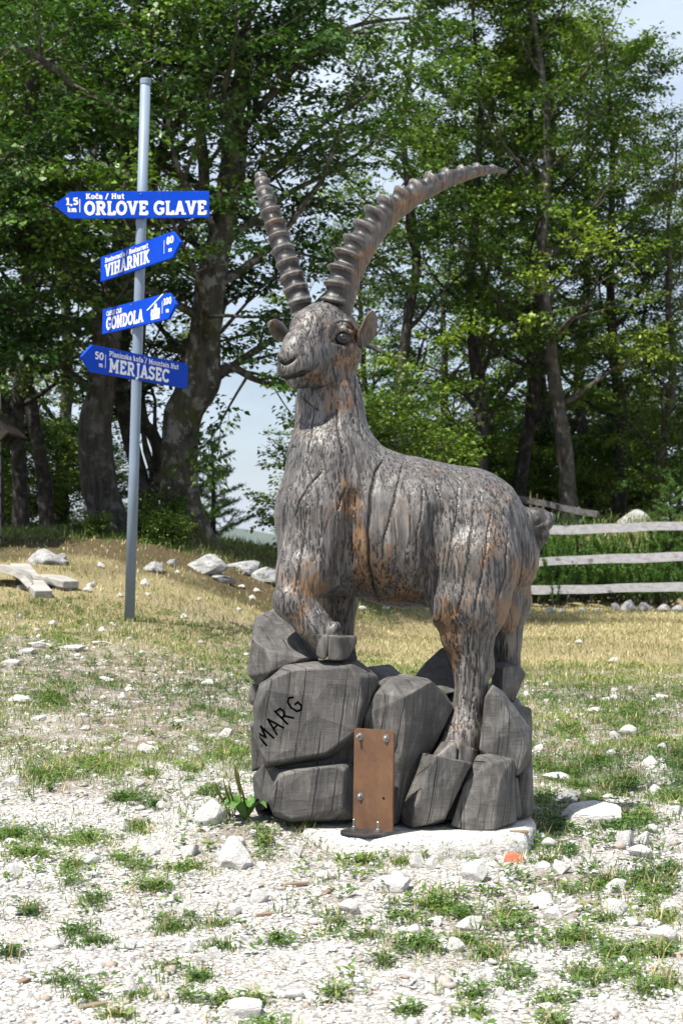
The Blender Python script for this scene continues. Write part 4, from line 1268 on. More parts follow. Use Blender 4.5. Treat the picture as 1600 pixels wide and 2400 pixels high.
def grow_tree(seed, trunk, height, n_main, main_len, start=.35, leaf=.085, sub=(6, 5), per=26, droop=.1, up=.45, dens=1.0, extra=()):
    """trunk: list of (x, y, z, r) local. returns wood Geo, leaf arrays"""
    rr = random.Random(seed); nr = np.random.default_rng(seed)
    G = Geo()
    TR = spline(trunk, max(12, len(trunk)*4))
    V, F = tube(TR[:, :3], TR[:, 3], 12)
    # root flare and lumps
    Va = np.array([tuple(v) for v in V])
    Ctr = np.repeat(TR[:, :3], 12, axis=0)
    lump = 1 + .32*(fbm(Va, 3.2, seed, 2)-.5) + .28*np.clip(1-(Va[:, 2]-TR[0, 2])/.7, 0, 1)**2*(.5+vnoise(Va*np.array([1, 1, .2]), 4.5, seed+5))
    Va = Ctr + (Va-Ctr)*lump[:, None]
    G.add([Vector(v) for v in Va], F)
    LP, LD, LN = [], [], []
    def twig(p, d, ln):
        k = 4
        pts = [p]; q = Vector(p); dd = Vector(d)
        for i in range(k):
            dd = (dd + Vector((rr.gauss(0, .12), rr.gauss(0, .12), rr.gauss(0, .08)-droop*.3))).normalized()
            q = q + dd*(ln/k); pts.append(q)
        V, F = tube(pts, [.006, .005, .004, .003, .002], 3, cap=False); G.add(V, F)
        n = int(per*ln/.55*dens*rr.uniform(.75, 1.25))
        if n < 1: return
        t = nr.random(n)*k*.999; i = t.astype(int); f = (t-i)[:, None]
        A = np.array([tuple(v) for v in pts])
        base = A[i]*(1-f)+A[i+1]*f
        ax = A[-1]-A[0]; ax /= np.linalg.norm(ax)+1e-9
        side = np.cross(ax, [0, 0, 1.0]); side /= np.linalg.norm(side)+1e-9
        sg = nr.choice([-1, 1], n)[:, None]
        dv = ax*nr.uniform(.2, .9, (n, 1)) + side*sg*nr.uniform(.4, 1, (n, 1)) + nr.normal(0, .25, (n, 3)) + np.array([0, 0, -.12])
        dv /= np.linalg.norm(dv, axis=1)[:, None]
        nn = np.array([0, 0, 1.0]) + nr.normal(0, .45, (n, 3))
        nn -= dv*np.sum(nn*dv, 1)[:, None]; nn /= np.linalg.norm(nn, axis=1)[:, None]+1e-9
        off = side*sg*nr.uniform(0, .10, (n, 1)) + nr.normal(0, .035, (n, 3))
        LP.append(base+off); LD.append(dv); LN.append(nn)
    def branch(p, d, ln, r, lvl):
        k = 7 if lvl == 0 else 5
        pts = [Vector(p)]; dd = Vector(d).normalized(); q = Vector(p)
        for i in range(k):
            bend = .16 if lvl == 0 else .2
            dd = (dd + Vector((rr.gauss(0, bend), rr.gauss(0, bend), rr.gauss(0, .08) + (up*.12 if lvl == 0 else -droop*.10)))).normalized()
            q = q + dd*(ln/k); pts.append(q)
        rad = [max(.004, r*(1-.88*i/k)) for i in range(k+1)]
        V, F = tube(pts, rad, 6 if lvl == 0 else 4, cap=False); G.add(V, F)
        ns = sub[lvl]
        for j in range(ns):
            t = (.22 + .78*(j+rr.random())/ns)*k
            i = min(int(t), k-1); f = t-i
            b = pts[i]*(1-f)+pts[i+1]*f
            ax = (pts[i+1]-pts[i]).normalized()
            sd = ax.cross(Vector((0, 0, 1)))
            if sd.length < .1: sd = Vector((1, 0, 0))
            sd.normalize()
            s_ = 1 if (j % 2) else -1
            nd = ax*rr.uniform(.45, .9) + sd*s_*rr.uniform(.5, 1) + Vector((0, 0, rr.gauss(.05, .25)))
            nd.normalize()
            if lvl == 0: branch(b, nd, ln*rr.uniform(.34, .55)*(1.15-.5*t/k), rad[i]*.55, 1)
            else: twig(b, nd, rr.uniform(.35, .65))
        twig(pts[-1], dd, .5)
        if lvl == 1: twig(pts[-2], dd, .4)
    for e in extra:
        pts = spline(e, len(e)*4)
        V, F = tube(pts[:, :3], pts[:, 3], 7, cap=False); G.add(V, F)
        for j in range(3, len(pts), 2):
            ax = Vector(pts[j, :3]-pts[j-1, :3]).normalized()
            nd = (ax + Vector((rr.gauss(0, .7), rr.gauss(0, .7), rr.gauss(.1, .4)))).normalized()
            branch(Vector(pts[j, :3]), nd, rr.uniform(.7, 1.4), pts[j, 3]*.5, 1)
    for j in range(n_main):
        t = start + (1-start)*((j+rr.random())/n_main)
        i = min(int(t*(len(TR)-1)), len(TR)-2)
        b = Vector(TR[i, :3])
        az = j*2.4 + rr.uniform(-.5, .5)
        el = rr.uniform(.05, .55)+up*.7*t
        d = Vector((math.cos(az)*math.cos(el), math.sin(az)*math.cos(el), math.sin(el)))
        rel = (t-start)/(1-start)
        ln = main_len*(.55+.6*math.sin(math.pi*min(1, .18+.8*rel)))*rr.uniform(.75, 1.2)*(1-.35*rel)
        branch(b, d, ln, min(TR[i, 3]*.5, .055), 0)
    LP, LD, LN = map(np.concatenate, (LP, LD, LN))
    n = len(LP)
    L = leaf*nr.uniform(.7, 1.2, n)
    V, F = leaves_mesh(LP, LD, LN, L, L*.66, None)
    clump = fbm(LP, .8, seed, 2)
    tint = np.clip(.5*nr.random(n) + 1.6*(clump-.5)+.31, 0, 1)
    return G, V, F, tint

def tree_obj(kind, loc, label, group, parts, bark_m, leaf_m, cat='tree'):
    G, V, F, tint = parts
    root = empty(kind, loc, label, cat, group)
    base = np.array(loc)
    mobj('trunk', np.array([tuple(v) for v in G.V])+base, G.F, bark_m, root, smooth=True)
    cr = mobj('crown', V+base, F, leaf_m, root)
    vattr(cr, 'tint', tint, 'FACE')
    return root

def copy_tree(src, loc, rz, sc, label=None, name=None):
    c = src.copy(); COL.objects.link(c)
    if name: c.name = name
    c.location = loc; c.rotation_euler = (0, 0, rz)
    c.scale = (sc, sc, sc) if isinstance(sc, (int, float)) else sc
    for ch in src.children:
        k = ch.copy(); COL.objects.link(k); k.parent = c
    if label: c['label'] = label
    return c

def local(rows, loc, Y):
    """trunk rows given as (px, py, radius px) at distance Y -> local x, y, z, r"""
    out_ = []
    for r in rows:
        p = px(r[0], r[1], Y + (r[3] if len(r) > 3 else 0)) - Vector(loc)
        out_.append((p.x, p.y, p.z, r[2]*Y/FPX))
    return out_

# ---- the three old trees on the mound
GRP = 'old trees on the mound behind the signpost'
YA = 20.0
la = px(262, 1260, YA); la.z = gz1(la.x, YA)-.1
trA = local([(275, 1275, 52), (248, 1200, 43), (228, 1110, 41), (224, 1010, 37), (238, 920, 36), (248, 820, 34), (262, 700, 29), (288, 580, 26), (300, 470, 24), (318, 340, 20), (330, 200, 16), (322, 60, 12), (318, -120, 7)], la, YA)
A_extra = [local([(300, 480, 16), (360, 380, 13), (420, 280, 11), (470, 160, 8), (520, 20, 5, -.4)], la, YA),
           local([(290, 560, 15), (220, 470, 12, -.5), (140, 420, 9, -1.0), (40, 400, 6, -1.6)], la, YA),
           local([(250, 760, 13), (190, 760, 9, -.4), (110, 790, 7, -.8), (40, 800, 4, -1.0)], la, YA),
           local([(310, 380, 13), (240, 270, 10, -.8), (150, 180, 8, -1.5), (60, 110, 5, -2)], la, YA)]
treeA = tree_obj('beech_tree', la, 'old tree with a straight ridged trunk beside white boulders on the mound', GRP,
    grow_tree(11, trA, 8, 18, 2.8, .30, .080, (6, 5), 29, .15, .5, extra=A_extra), M_bark, M_leaf)
YC = 19.6
lc = px(440, 1290, YC); lc.z = gz1(lc.x, YC)-.1
trC = local([(446, 1300, 68), (432, 1230, 52), (418, 1140, 46), (420, 1040, 43), (436, 960, 47), (468, 895, 47), (478, 830, 40), (484, 740, 36), (498, 640, 33), (520, 540, 30), (534, 430, 27), (545, 320, 22), (560, 210, 18), (575, 90, 13), (585, -80, 8)], lc, YC)
C_extra = [local([(500, 880, 20), (545, 862, 11), (590, 885, 8, -.2), (640, 905, 5, -.4)], lc, YC),
           local([(520, 560, 13), (590, 520, 9), (680, 450, 7, .3), (780, 400, 5, .4), (880, 330, 3, .5)], lc, YC),
           local([(470, 520, 18), (478, 420, 14), (470, 300, 12), (455, 160, 9), (440, 0, 6)], lc, YC),
           local([(545, 330, 13), (620, 240, 9, -.3), (720, 130, 7, -.6), (830, 60, 5, -.8), (960, 40, 3, -1)], lc, YC),
           local([(535, 440, 15), (640, 400, 10, .6), (740, 300, 8, .9), (900, 200, 4, 1.2)], lc, YC)]
treeC = tree_obj('beech_tree', lc, 'old tree with a bulging mossy trunk right of the signpost', GRP,
    grow_tree(23, trC, 8, 18, 2.8, .34, .080, (6, 5), 29, .15, .5, extra=C_extra), M_bark2, M_leaf)
YB = 20.6
lb = px(345, 1240, YB); lb.z = gz1(lb.x, YB)-.1
trB = local([(352, 1262, 36), (345, 1190, 25), (325, 1110, 19), (305, 1030, 19), (290, 960, 21), (282, 880, 20), (290, 780, 16), (310, 640, 13), (345, 500, 10), (380, 340, 8), (400, 200, 5)], lb, YB)
B_extra = [local([(352, 1180, 20), (366, 1120, 17), (372, 1060, 16), (356, 1015, 15), (335, 985, 14), (328, 900, 11), (335, 760, 8), (350, 640, 5)], lb, YB)]
tree_obj('beech_tree', lb, 'slender twin-stemmed tree with a looped stem directly behind the pole', GRP,
    grow_tree(37, trB, 6, 8, 1.8, .6, .085, (5, 4), 22, .15, .5, extra=B_extra), M_bark3, M_leaf)

copy_tree(treeA, (-5.3, 18.6, gz1(-5.3, 18.6)-.1), 2.2, 1.05, 'old tree outside the left edge whose low boughs reach into view')
# ---- tall slim trees: three kinds, copied
def slim(seed, h, n_main, ml, start, bend):
    rr = random.Random(seed)
    tr = [(0, 0, -.3, .16)]
    x = y = 0
    for i in range(1, 10):
        x += rr.gauss(0, bend); y += rr.gauss(0, bend)
        tr.append((x, y, h*i/9, .135*(1-i/9.6)+.01))
    return grow_tree(seed, tr, h, n_main, ml, start, .082, (5, 5), 30, .12, .6)
GF = 'slim beech trees of the wood behind the fence'
protos = []
spots = [   # px at base, distance, scale, kind, label
    (925, 25.5, 1.00, 0, 'slim tree with a pale forked trunk just right of the ibex neck'),
    (1118, 26.5, 1.00, 1, 'slim dark straight trunk behind the middle of the ibex back'),
    (1335, 26.0, 1.02, 2, 'slim tree with a kinked pale trunk above the end of the far rail'),
    (1205, 27.6, 1.0, 0, 'slim dark tree rising behind the ibex hip, second behind the tail'),
    (1448, 28.0, .93, 1, 'slim tree rising behind the pale boulder in the weeds'),
    (1545, 27.0, .70, 2, 'rightmost slim tree of the wood, next to the young larch'),
    (1010, 29.5, .78, 2, 'slim tree set back behind the curved horn tip'),
    (1270, 31.0, 1.05, 1, 'slim tree set back between the kinked trunk and the hip'),
    (1395, 32.5, 1.06, 0, 'slim tree set back left of the pale boulder'),
    (860, 31.0, .8, 1, 'slim tree set back directly behind the ibex head'),
    (1500, 33.5, .75, 2, 'slim tree far back above the right end of the rails'),
    (1100, 35.0, 1.05, 0, 'slim tree far back behind the ibex back'),
    (1240, 37.0, 1.12, 2, 'slim tree deepest in the wood behind the far rail'),
    (1650, 30.0, .62, 0, 'slim tree beyond the right edge whose crown reaches in'),
]
kinds = {0: (51, 9.6, 17, 2.2, .20, .10), 1: (62, 9.8, 17, 2.1, .18, .07), 2: (73, 9.9, 18, 2.2, .20, .16)}
made = {}
for i, (bx, Yt, sc, k, lab) in enumerate(spots):
    Yt += 2.0
    p = px(bx, HOR, Yt); z = gz1(p.x, Yt)
    if k not in made:
        made[k] = tree_obj('slim_beech', (p.x, Yt, z), lab, GF, slim(*kinds[k]), (M_bark3, M_bark3, M_bark)[k], M_leafy)
        made[k].scale = (sc,)*3
    else:
        copy_tree(made[k], (p.x, Yt, z), i*1.7, sc, lab)
# left background
GB = 'dark thin trees at the far side of the mound'
for i, (bx, by, Yt, sc, k, lab) in enumerate([
        (118, 1270, 24.0, .82, 0, 'thin dark tree with a forked trunk left of the boulders'),
        (52, 1290, 23.0, .80, 1, 'thin dark tree standing behind the timber bench'),
        (-20, 1290, 24.5, .9, 2, 'thin dark tree at the left edge behind the hut roof'),
        (170, 1260, 29.0, .95, 2, 'thin tree far back left of the ridged trunk'),
        (20, 1260, 31.0, 1.0, 0, 'thin tree far back above the timber bench')]):
    p = px(bx, by, Yt)
    copy_tree(made[k], (p.x, Yt, gz1(p.x, Yt)-.1), 2.1+i*1.9, sc, lab)['group'] = GB

# ---- bushes: leafy beech scrub, copied
def bush(seed, h, n, leaf_, per=26):
    tr = [(0, 0, -.2, .035), (.03, .02, h*.3, .03), (0, .05, h*.6, .022), (.04, 0, h, .01)]
    return grow_tree(seed, tr, h, n, h*.62, .08, leaf_, (4, 4), per, .1, .35)
bs = px(840, HOR, 23.6)
bsh = tree_obj('beech_bush', (bs.x, 23.6, gz1(bs.x, 23.6)-.1), 'bright green leafy bush beside the sky gap behind the ibex chest', 'leafy scrub at the wood edge', bush(81, 2.3, 17, .075, 30), M_bark3, M_leafy, 'bush')
for i, (bx, Yt, sc, lab) in enumerate([
        (905, 25.5, 1.05, 'leafy bush directly behind the ibex neck'), (980, 28.5, .8, 'leafy bush in the wood just right of the neck'),
        (1060, 30.0, .95, 'leafy bush in the wood above the ibex back'), (1160, 32.0, .9, 'leafy bush in the wood above the ibex hip'),
        (1290, 33.0, .9, 'leafy bush in the wood above the far rail'), (1400, 34.0, 1.0, 'leafy bush in the wood left of the boulder'),
        (1510, 32.0, .95, 'leafy bush in the wood behind the boulder'), (1610, 29.0, .8, 'leafy bush behind the young larch'),
        (150, 27.0, .85, 'leafy bush under the forked thin tree'), (60, 27.5, .95, 'leafy bush behind the timber bench'),
        (-20, 26.0, .9, 'leafy bush at the left edge under the hut roof'), (220, 30.0, .8, 'leafy bush low behind the ridged trunk'),
        (880, 34.0, 1.1, 'leafy bush far back just right of the neck'), (1210, 38.0, 1.3, 'leafy bush deepest in the wood'),
        (1340, 39.0, 1.5, 'leafy bush deep in the wood behind the kinked trunk'), (1470, 38.0, 1.5, 'leafy bush deep in the wood behind the boulder'), (1080, 39.0, 1.5, 'leafy bush deep in the wood above the back'), (960, 38.0, 1.5, 'leafy bush deep in the wood near the neck'), (1590, 36.0, 1.4, 'leafy bush deep in the wood at the right edge')]):
    p = px(bx, HOR, Yt)
    copy_tree(bsh, (p.x, Yt, gz1(p.x, Yt)-.1), i*2.3, sc, lab)
# low leafy weeds between the mound trunks
lw = px(385, 1300, 19.2)
grow = grow_tree(91, [(0, 0, -.1, .012), (.02, 0, .25, .01), (0, .02, .5, .006)], .5, 12, .42, .1, .065, (3, 3), 20, .1, .5)
lw_s = .45
sap = tree_obj('beech_sapling', (lw.x, 19.2, gz1(lw.x, 19.2)), 'small green sapling at the foot of the bulging trunk', 'saplings on the mound', grow, M_bark3, M_leafy, 'plant')
sap.scale = (.5, .5, .6)
for i, (bx, Yt, sc, lab) in enumerate([(345, 19.0, .35, 'small green sapling right beside the pole'), (225, 18.6, .3, 'small green sapling below the ridged trunk'),
        (395, 18.6, .4, 'small green sapling in front of the bulging trunk'), (190, 19.0, .28, 'small green sapling next to the white boulders')]):
    p = px(bx, HOR, Yt)
    copy_tree(sap, (p.x, Yt, gz1(p.x, Yt)), i*2.1+.7, sc, lab)

# ---- conifers
def larch(seed, h, n, spread, per):
    rr = random.Random(seed); nr = np.random.default_rng(seed)
    G = Geo(); LP, LD, LN = [], [], []
    tr = spline([(0, 0, -.1, .035), (.02, .01, h*.5, .022), (0, .03, h, .004)], 10)
    V, F = tube(tr[:, :3], tr[:, 3], 7, cap=False); G.add(V, F)
    def needles(pts, m_):
        A = np.array([tuple(v) for v in pts]); k = len(A)-1
        t = nr.random(m_)*k*.999; i = t.astype(int); f = (t-i)[:, None]
        base = A[i]*(1-f)+A[i+1]*f
        ax = A[-1]-A[0]; ax /= np.linalg.norm(ax)+1e-9
        d = nr.normal(0, 1, (m_, 3))*.8 + ax*.7; d /= np.linalg.norm(d, axis=1)[:, None]
        nn = nr.normal(0, 1, (m_, 3)); nn -= d*np.sum(nn*d, 1)[:, None]; nn /= np.linalg.norm(nn, axis=1)[:, None]
        LP.append(base); LD.append(d); LN.append(nn)
    for j in range(n):
        t = (j+rr.random())/n
        b = Vector((0, 0, h*(.06+.92*t)))
        az = j*2.4; ln = spread*(1-t)**.8*rr.uniform(.7, 1.2)+.06
        d = Vector((math.cos(az), math.sin(az), rr.uniform(.25, .6)))
        pts = [b]; q = b
        for i in range(5):
            d = (d+Vector((rr.gauss(0, .1), rr.gauss(0, .1), .03))).normalized(); q = q+d*ln/5; pts.append(q)
        V, F = tube(pts, [.009, .007, .006, .005, .003, .002], 4, cap=False); G.add(V, F)
        needles(pts, int(per*ln))
        for i in range(1, 5):
            for s_ in (-1, 1):
                sd = d.cross(Vector((0, 0, 1))).normalized()
                d2 = (d*.7+sd*s_+Vector((0, 0, .15))).normalized(); l2 = ln*.34*(1-i*.12)
                p2 = [pts[i], pts[i]+d2*l2*.5, pts[i]+d2*l2]
                needles(p2, int(per*l2))
    needles([Vector((0, 0, h*.85)), Vector((0, 0, h*1.03))], int(per*.15*h))
    LP, LD, LN = map(np.concatenate, (LP, LD, LN)); m_ = len(LP)
    L = nr.uniform(.03, .055, m_)
    V, F = leaves_mesh(LP, LD, LN, L, np.full(m_, .0065), None, .05)
    return G, V, F, np.clip(nr.random(m_), 0, 1)
p = px(1568, HOR, 25.3)
lar = tree_obj('young_larch', (p.x, 25.3, gz1(p.x, 25.3)), 'young feathery larch rising above the rails at the right edge', 'young larches', larch(5, 1.5, 26, .6, 420), M_bark3, M_needle)
p = px(500, HOR, 24.0)
copy_tree(lar, (p.x, 24.0, gz1(p.x, 24.0)-.15), 1.2, (1.25, 1.25, 1.15), 'young feathery larch behind the bulging trunk against the sky')
p = px(460, HOR, 26.0)
copy_tree(lar, (p.x, 26.0, gz1(p.x, 26.0)-.1), 2.6, 1.3, 'young larch half hidden by the bulging trunk')

def dwarf(seed):
    rr = random.Random(seed); nr = np.random.default_rng(seed)
    G = Geo(); LP, LD, LN = [], [], []
    for j in range(40):
        az = rr.uniform(0, 6.28); ln = rr.uniform(.3, .75)
        d = Vector((math.cos(az)*rr.uniform(.3, 1), math.sin(az)*rr.uniform(.3, 1), rr.uniform(.5, 1.2))).normalized()
        b = Vector((rr.gauss(0, .22), rr.gauss(0, .18), 0)); pts = [b]; q = b
        for i in range(5):
            d = (d+Vector((rr.gauss(0, .12), rr.gauss(0, .12), .16))).normalized(); q = q+d*ln/5; pts.append(q)
        V, F = tube(pts, [.010, .009, .008, .007, .006, .004], 4, cap=False); G.add(V, F)
        A = np.array([tuple(v) for v in pts]); m_ = int(340*ln)
        t = (.15+.85*nr.random(m_)**.7)*4.999; i = np.minimum(t.astype(int), 4); f = (t-i)[:, None]
        base = A[i]*(1-f)+A[i+1]*f
        ax = A[-1]-A[-3]; ax /= np.linalg.norm(ax)
        dd = nr.normal(0, .62, (m_, 3))+ax*.9; dd /= np.linalg.norm(dd, axis=1)[:, None]
        nn = nr.normal(0, 1, (m_, 3)); nn -= dd*np.sum(nn*dd, 1)[:, None]; nn /= np.linalg.norm(nn, axis=1)[:, None]
        LP.append(base); LD.append(dd); LN.append(nn)
    LP, LD, LN = map(np.concatenate, (LP, LD, LN)); m_ = len(LP)
    V, F = leaves_mesh(LP, LD, LN, nr.uniform(.05, .085, m_), np.full(m_, .009), None, .05)
    return G, V, F, np.clip(nr.random(m_)*.7+.5*(LP[:, 2]-.2), 0, 1)
DL = ['dwarf pine shrub behind the rails nearest the ibex tail', 'dwarf pine shrub behind the rails, second from the ibex tail', 'dwarf pine shrub behind the rails, third from the ibex tail',
      'dwarf pine shrub behind the rails, fourth from the ibex tail', 'dwarf pine shrub behind the rails, fifth from the ibex tail', 'dwarf pine shrub behind the rails at the right edge',
      'dwarf pine shrub in the back row behind the ibex tail', 'dwarf pine shrub in the back row before the kinked trunk', 'dwarf pine shrub in the back row left of the boulder', 'dwarf pine shrub in the back row right of the boulder']
first = None
for i, (bx, Yt, sc) in enumerate([(1265, 24.7, 1.0), (1325, 24.8, 1.05), (1390, 24.7, 1.0), (1455, 24.8, 1.0), (1520, 24.7, 1.0), (1590, 24.9, 1.05), (1290, 25.4, .95), (1360, 25.5, .9), (1425, 25.4, .9), (1560, 25.5, .95)]):
    p = px(bx, HOR, Yt); loc = (p.x, Yt, gz1(p.x, Yt)-.03)
    if first is None:
        first = tree_obj('dwarf_pine', loc, DL[0], 'dwarf pines along the rail fence', dwarf(7), M_bark3, M_needle, 'shrub'); first.scale = (sc,)*3
    else: copy_tree(first, loc, i*1.3, (sc*1.05, sc, sc), DL[i])
# ------------------------------------------------------------------ fence, hut, bench, boulders, hills
def plank_mat(name, c0, c1, c2):
    m = NM(name, 0.75, 0.2)
    n = m.noise(m.coord('Object', (2.2, 30, 30)), 1.0, 5, 0.65, 0.5)
    c = m.ramp(n, [(0.3, c0), (0.52, c1), (0.75, c2)])
    kn = m.ramp(m.noise(m.coord('Object', (3, 7, 7)), 1.0, 1, 0.4), [(0.70, 0.0), (0.75, 0.7)])
    c = m.mix(kn, c, (0.05, 0.045, 0.045)); m.color(c)
    m.bump(n, 0.004, 0.6); return m.m
M_plank = plank_mat('silvered_plank', (0.24, 0.235, 0.25), (0.36, 0.355, 0.375), (0.46, 0.455, 0.475))
M_bench = plank_mat('bleached_timber', (0.20, 0.19, 0.17), (0.33, 0.315, 0.29), (0.42, 0.40, 0.375))
M_rail2 = plank_mat('shaded_old_rail', (0.07, 0.068, 0.072), (0.12, 0.116, 0.122), (0.17, 0.165, 0.172))  # darker plank copy; shade at the wood edge is put into its colour
M_hut = plank_mat('dark_hut_board', (0.018, 0.014, 0.012), (0.035, 0.028, 0.023), (0.06, 0.05, 0.042))

def rail(name, A, B, hgt, th, parent, mat=M_plank):
    u = (B-A); L = u.length; u.normalize()
    n = Vector((-u.y, u.x, 0)).normalized()
    if n.y > 0: n = -n
    v = n.cross(u); 
    if v.z < 0: v = -v
    c = (A+B)/2
    bm = bmesh.new()
    N = 26
    rings = []
    for i in range(N+1):
        t = i/N
        p = A + (B-A)*t
        wv = Vector((0, 0, .006*math.sin(t*9+A.z*7)+.003*math.sin(t*23+A.z*3)))
        h = hgt*(1+.05*math.sin(t*7+A.z*5))
        rings.append([bm.verts.new(p+wv+v*s*h/2+n*d*th/2) for s, d in ((-1, 1), (1, 1), (1, -1), (-1, -1))])
    for a, b in zip(rings[:-1], rings[1:]):
        for k in range(4): bm.faces.new((a[k], a[(k+1) % 4], b[(k+1) % 4], b[k]))
    bm.faces.new(rings[0][::-1]); bm.faces.new(rings[-1])
    bmesh.ops.recalc_face_normals(bm, faces=bm.faces)
    return bm_obj(name, bm, mat, parent)

Yl, Yr = 24.6, 23.5
fx = px(1180, HOR, Yl).x
fence = empty('rail_fence', (fx, Yl, gz1(fx, Yl)), 'silver grey plank fence of three long rails beside the ibex rump', 'fence')
def fpt(x, y):
    t = (x-1180)/(1640-1180); return px(x, y, Yl+(Yr-Yl)*t)
for (y0, y1) in ((1243, 1231), (1318, 1301), (1382, 1375)):
    rail('rail', fpt(1180, y0+2), fpt(1660, y1), .124, .034, fence)
for x in (1195, 1650):
    t_ = fpt(x, 1205); zb = gz1(t_.x, t_.y+.06)
    box_obj('post', Vector((t_.x, t_.y+.075, (t_.z+zb-.3)/2)), (1, 0, 0), (0, 0, 1), (0, 1, 0), .055, (t_.z-zb+.3)/2, .05, M_plank, fence, .008)

p0 = px(1215, 1168, 27.4); p1 = px(1400, 1207, 26.6)
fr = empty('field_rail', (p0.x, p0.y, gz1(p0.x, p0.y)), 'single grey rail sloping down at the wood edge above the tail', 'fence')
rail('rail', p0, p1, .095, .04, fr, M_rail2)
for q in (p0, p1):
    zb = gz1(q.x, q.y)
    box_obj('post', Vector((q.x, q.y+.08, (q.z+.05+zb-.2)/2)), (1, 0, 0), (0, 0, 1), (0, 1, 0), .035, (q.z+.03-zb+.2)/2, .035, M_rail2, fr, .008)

# ---- hut corner
hY = 17.0
hb = px(-150, 1330, hY); hb.z = gz1(hb.x, hY)
hut = empty('wooden_hut', hb, 'dark wooden hut whose roof corner shows at the left edge', 'hut')
e0 = px(10, 1018, hY); r0 = px(-330, 690, hY)
sl = (e0-r0).normalized(); upn = Vector((-sl.z, 0, sl.x))
if upn.z < 0: upn = -upn
nb = 9
for i in range(nb):
    ya = hY + 1.2*i/nb; yb = hY + 1.2*(i+1)/nb - .012
    P = []
    for yy in (ya, yb):
        for q in (r0, e0):
            for d in (0, .03): P.append(Vector((q.x, yy, q.z)) + upn*(d + (.004 if i % 2 else 0)))
    bm_obj('roof_board', hull(P, .003), M_hut, hut)
P = []
for yy in (hY-.05, hY-.008):
    for q in (r0, e0+sl*.02):
        for d in (-.16, .05): P.append(Vector((q.x, yy, q.z)) + upn*d)
bm_obj('verge_board', hull(P, .004), M_hut, hut)
for i in range(4):
    yy = hY + .12 + i*.30; P = []
    for dy in (0, .08):
        for q in (r0, e0-sl*.06):
            for d in (-.13, -.003): P.append(Vector((q.x, yy+dy, q.z)) + upn*d)
    bm_obj('rafter', hull(P, .004), M_hut, hut)
wx = px(3, HOR, hY+1.0).x
for i in range(8):
    z0 = hb.z - .1 + i*.22
    box_obj('wall_log', Vector((wx-.75, hY+.65, z0+.11)), (1, 0, 0), (0, 1, 0), (0, 0, 1), .75, .36, .108, M_bench, hut, .03)

# ---- timber bench on the left
bY = 14.0
bb = px(70, 1385, bY); bb.z = gz1(bb.x, bY)
bench = empty('timber_bench', bb, 'low rustic bench of bleached crossed timbers at the left edge', 'bench')
def plank(A, B, wdt, th, name='plank'):
    u = (B-A).normalized(); n = Vector((0, 0, 1)); n = (n-u*n.dot(u)).normalized(); v = n.cross(u)
    P = [A + v*s*wdt*.5*k + n*d for s, k in ((-1, 1), (1, 1)) for d in (0, -th)] + [B + v*s*wdt*.5*.85 + n*d for s in (-1, 1) for d in (0, -th)]
    P += [(A+B)/2 + v*s*wdt*.56 + n*(d+.012) for s in (-1, 1) for d in (0, -th)]
    return bm_obj(name, hull(P, .008), M_bench, bench)
g0 = bb.z
def bp(x, y, Y): 
    q = px(x, y, Y); return q
arc = spline([tuple(bp(-90, 1350, 14.5)), tuple(bp(-40, 1326, 14.45)), tuple(bp(20, 1326, 14.35)), tuple(bp(60, 1342, 14.25)), tuple(bp(84, 1366, 14.15))], 16)
bm = bmesh.new(); rings = []
for i, q in enumerate(arc):
    t_ = Vector(arc[min(i+1, 15)]-arc[max(i-1, 0)]).normalized(); n_ = Vector((-t_.z, 0, t_.x)).normalized(); d_ = Vector((0, 1, 0))
    rings.append([bm.verts.new(Vector(q)+d_*s*.17+n_*h) for s, h in ((-1, .0), (1, .0), (1, -.055), (-1, -.055))])
for a_, b_2 in zip(rings[:-1], rings[1:]):
    for k in range(4): bm.faces.new((a_[k], a_[(k+1) % 4], b_2[(k+1) % 4], b_2[k]))
bm.faces.new(rings[0]); bm.faces.new(rings[-1][::-1]); bmesh.ops.recalc_face_normals(bm, faces=bm.faces)
bm_obj('arched_slab', bm, M_bench, bench)
plank(bp(46, 1320, 14.8), bp(102, 1384, 13.8), .17, .07)
plank(bp(96, 1346, 14.4), bp(168, 1362, 14.15), .20, .06)
for (x, y, Y_) in ((-40, 1345, 14.45), (62, 1362, 14.2), (150, 1366, 14.2), (96, 1390, 13.9)):
    q = bp(x, y, Y_); zb = gz1(q.x, Y_)
    box_obj('leg', Vector((q.x, Y_+.02, (q.z-.03+zb-.08)/2)), (1, .2, 0), (0, 0, 1), (0, 1, 0), .07, max(.05, (q.z-.03-zb+.08)/2), .06, M_bench, bench, .012)

# ---- rocks
def stone_mat(name, c0, c1, c2, moss=0):
    m = NM(name, 0.88, 0.15)
    oi = m.n('ObjectInfo')
    o = m.coord('Object')
    n = m.noise(o, 4.0, 6, 0.65); 
    c = m.ramp(n, [(0.3, c0), (0.52, c1), (0.72, c2)])
    cr = m.ramp(m.noise(m.coord('Object', (1, 1, 2)), 9, 3, 0.6), [(0.34, 0.6), (0.42, 0.0)])
    c = m.mix(cr, c, (0.13, 0.12, 0.11))
    c = m.mix(m.math('MULTIPLY', oi.outputs['Random'], 0.22), c, (0.45, 0.42, 0.38))
    if moss: c = m.mix(m.math('MULTIPLY', m.ramp(m.noise(o, 2.5, 4, .6), [(0.52, 0.0), (0.62, 1.0)]), moss), c, (0.06, 0.062, 0.02))
    m.color(c); m.bump(m.math('ADD', n, m.noise(o, 14, 4, .7)), 0.05, 0.6)
    return m.m
M_stone = stone_mat('white_limestone', (0.52, 0.505, 0.48), (0.68, 0.665, 0.64), (0.76, 0.75, 0.73))
M_outc = stone_mat('grey_limestone', (0.20, 0.205, 0.215), (0.37, 0.375, 0.385), (0.52, 0.525, 0.53), 0.5)
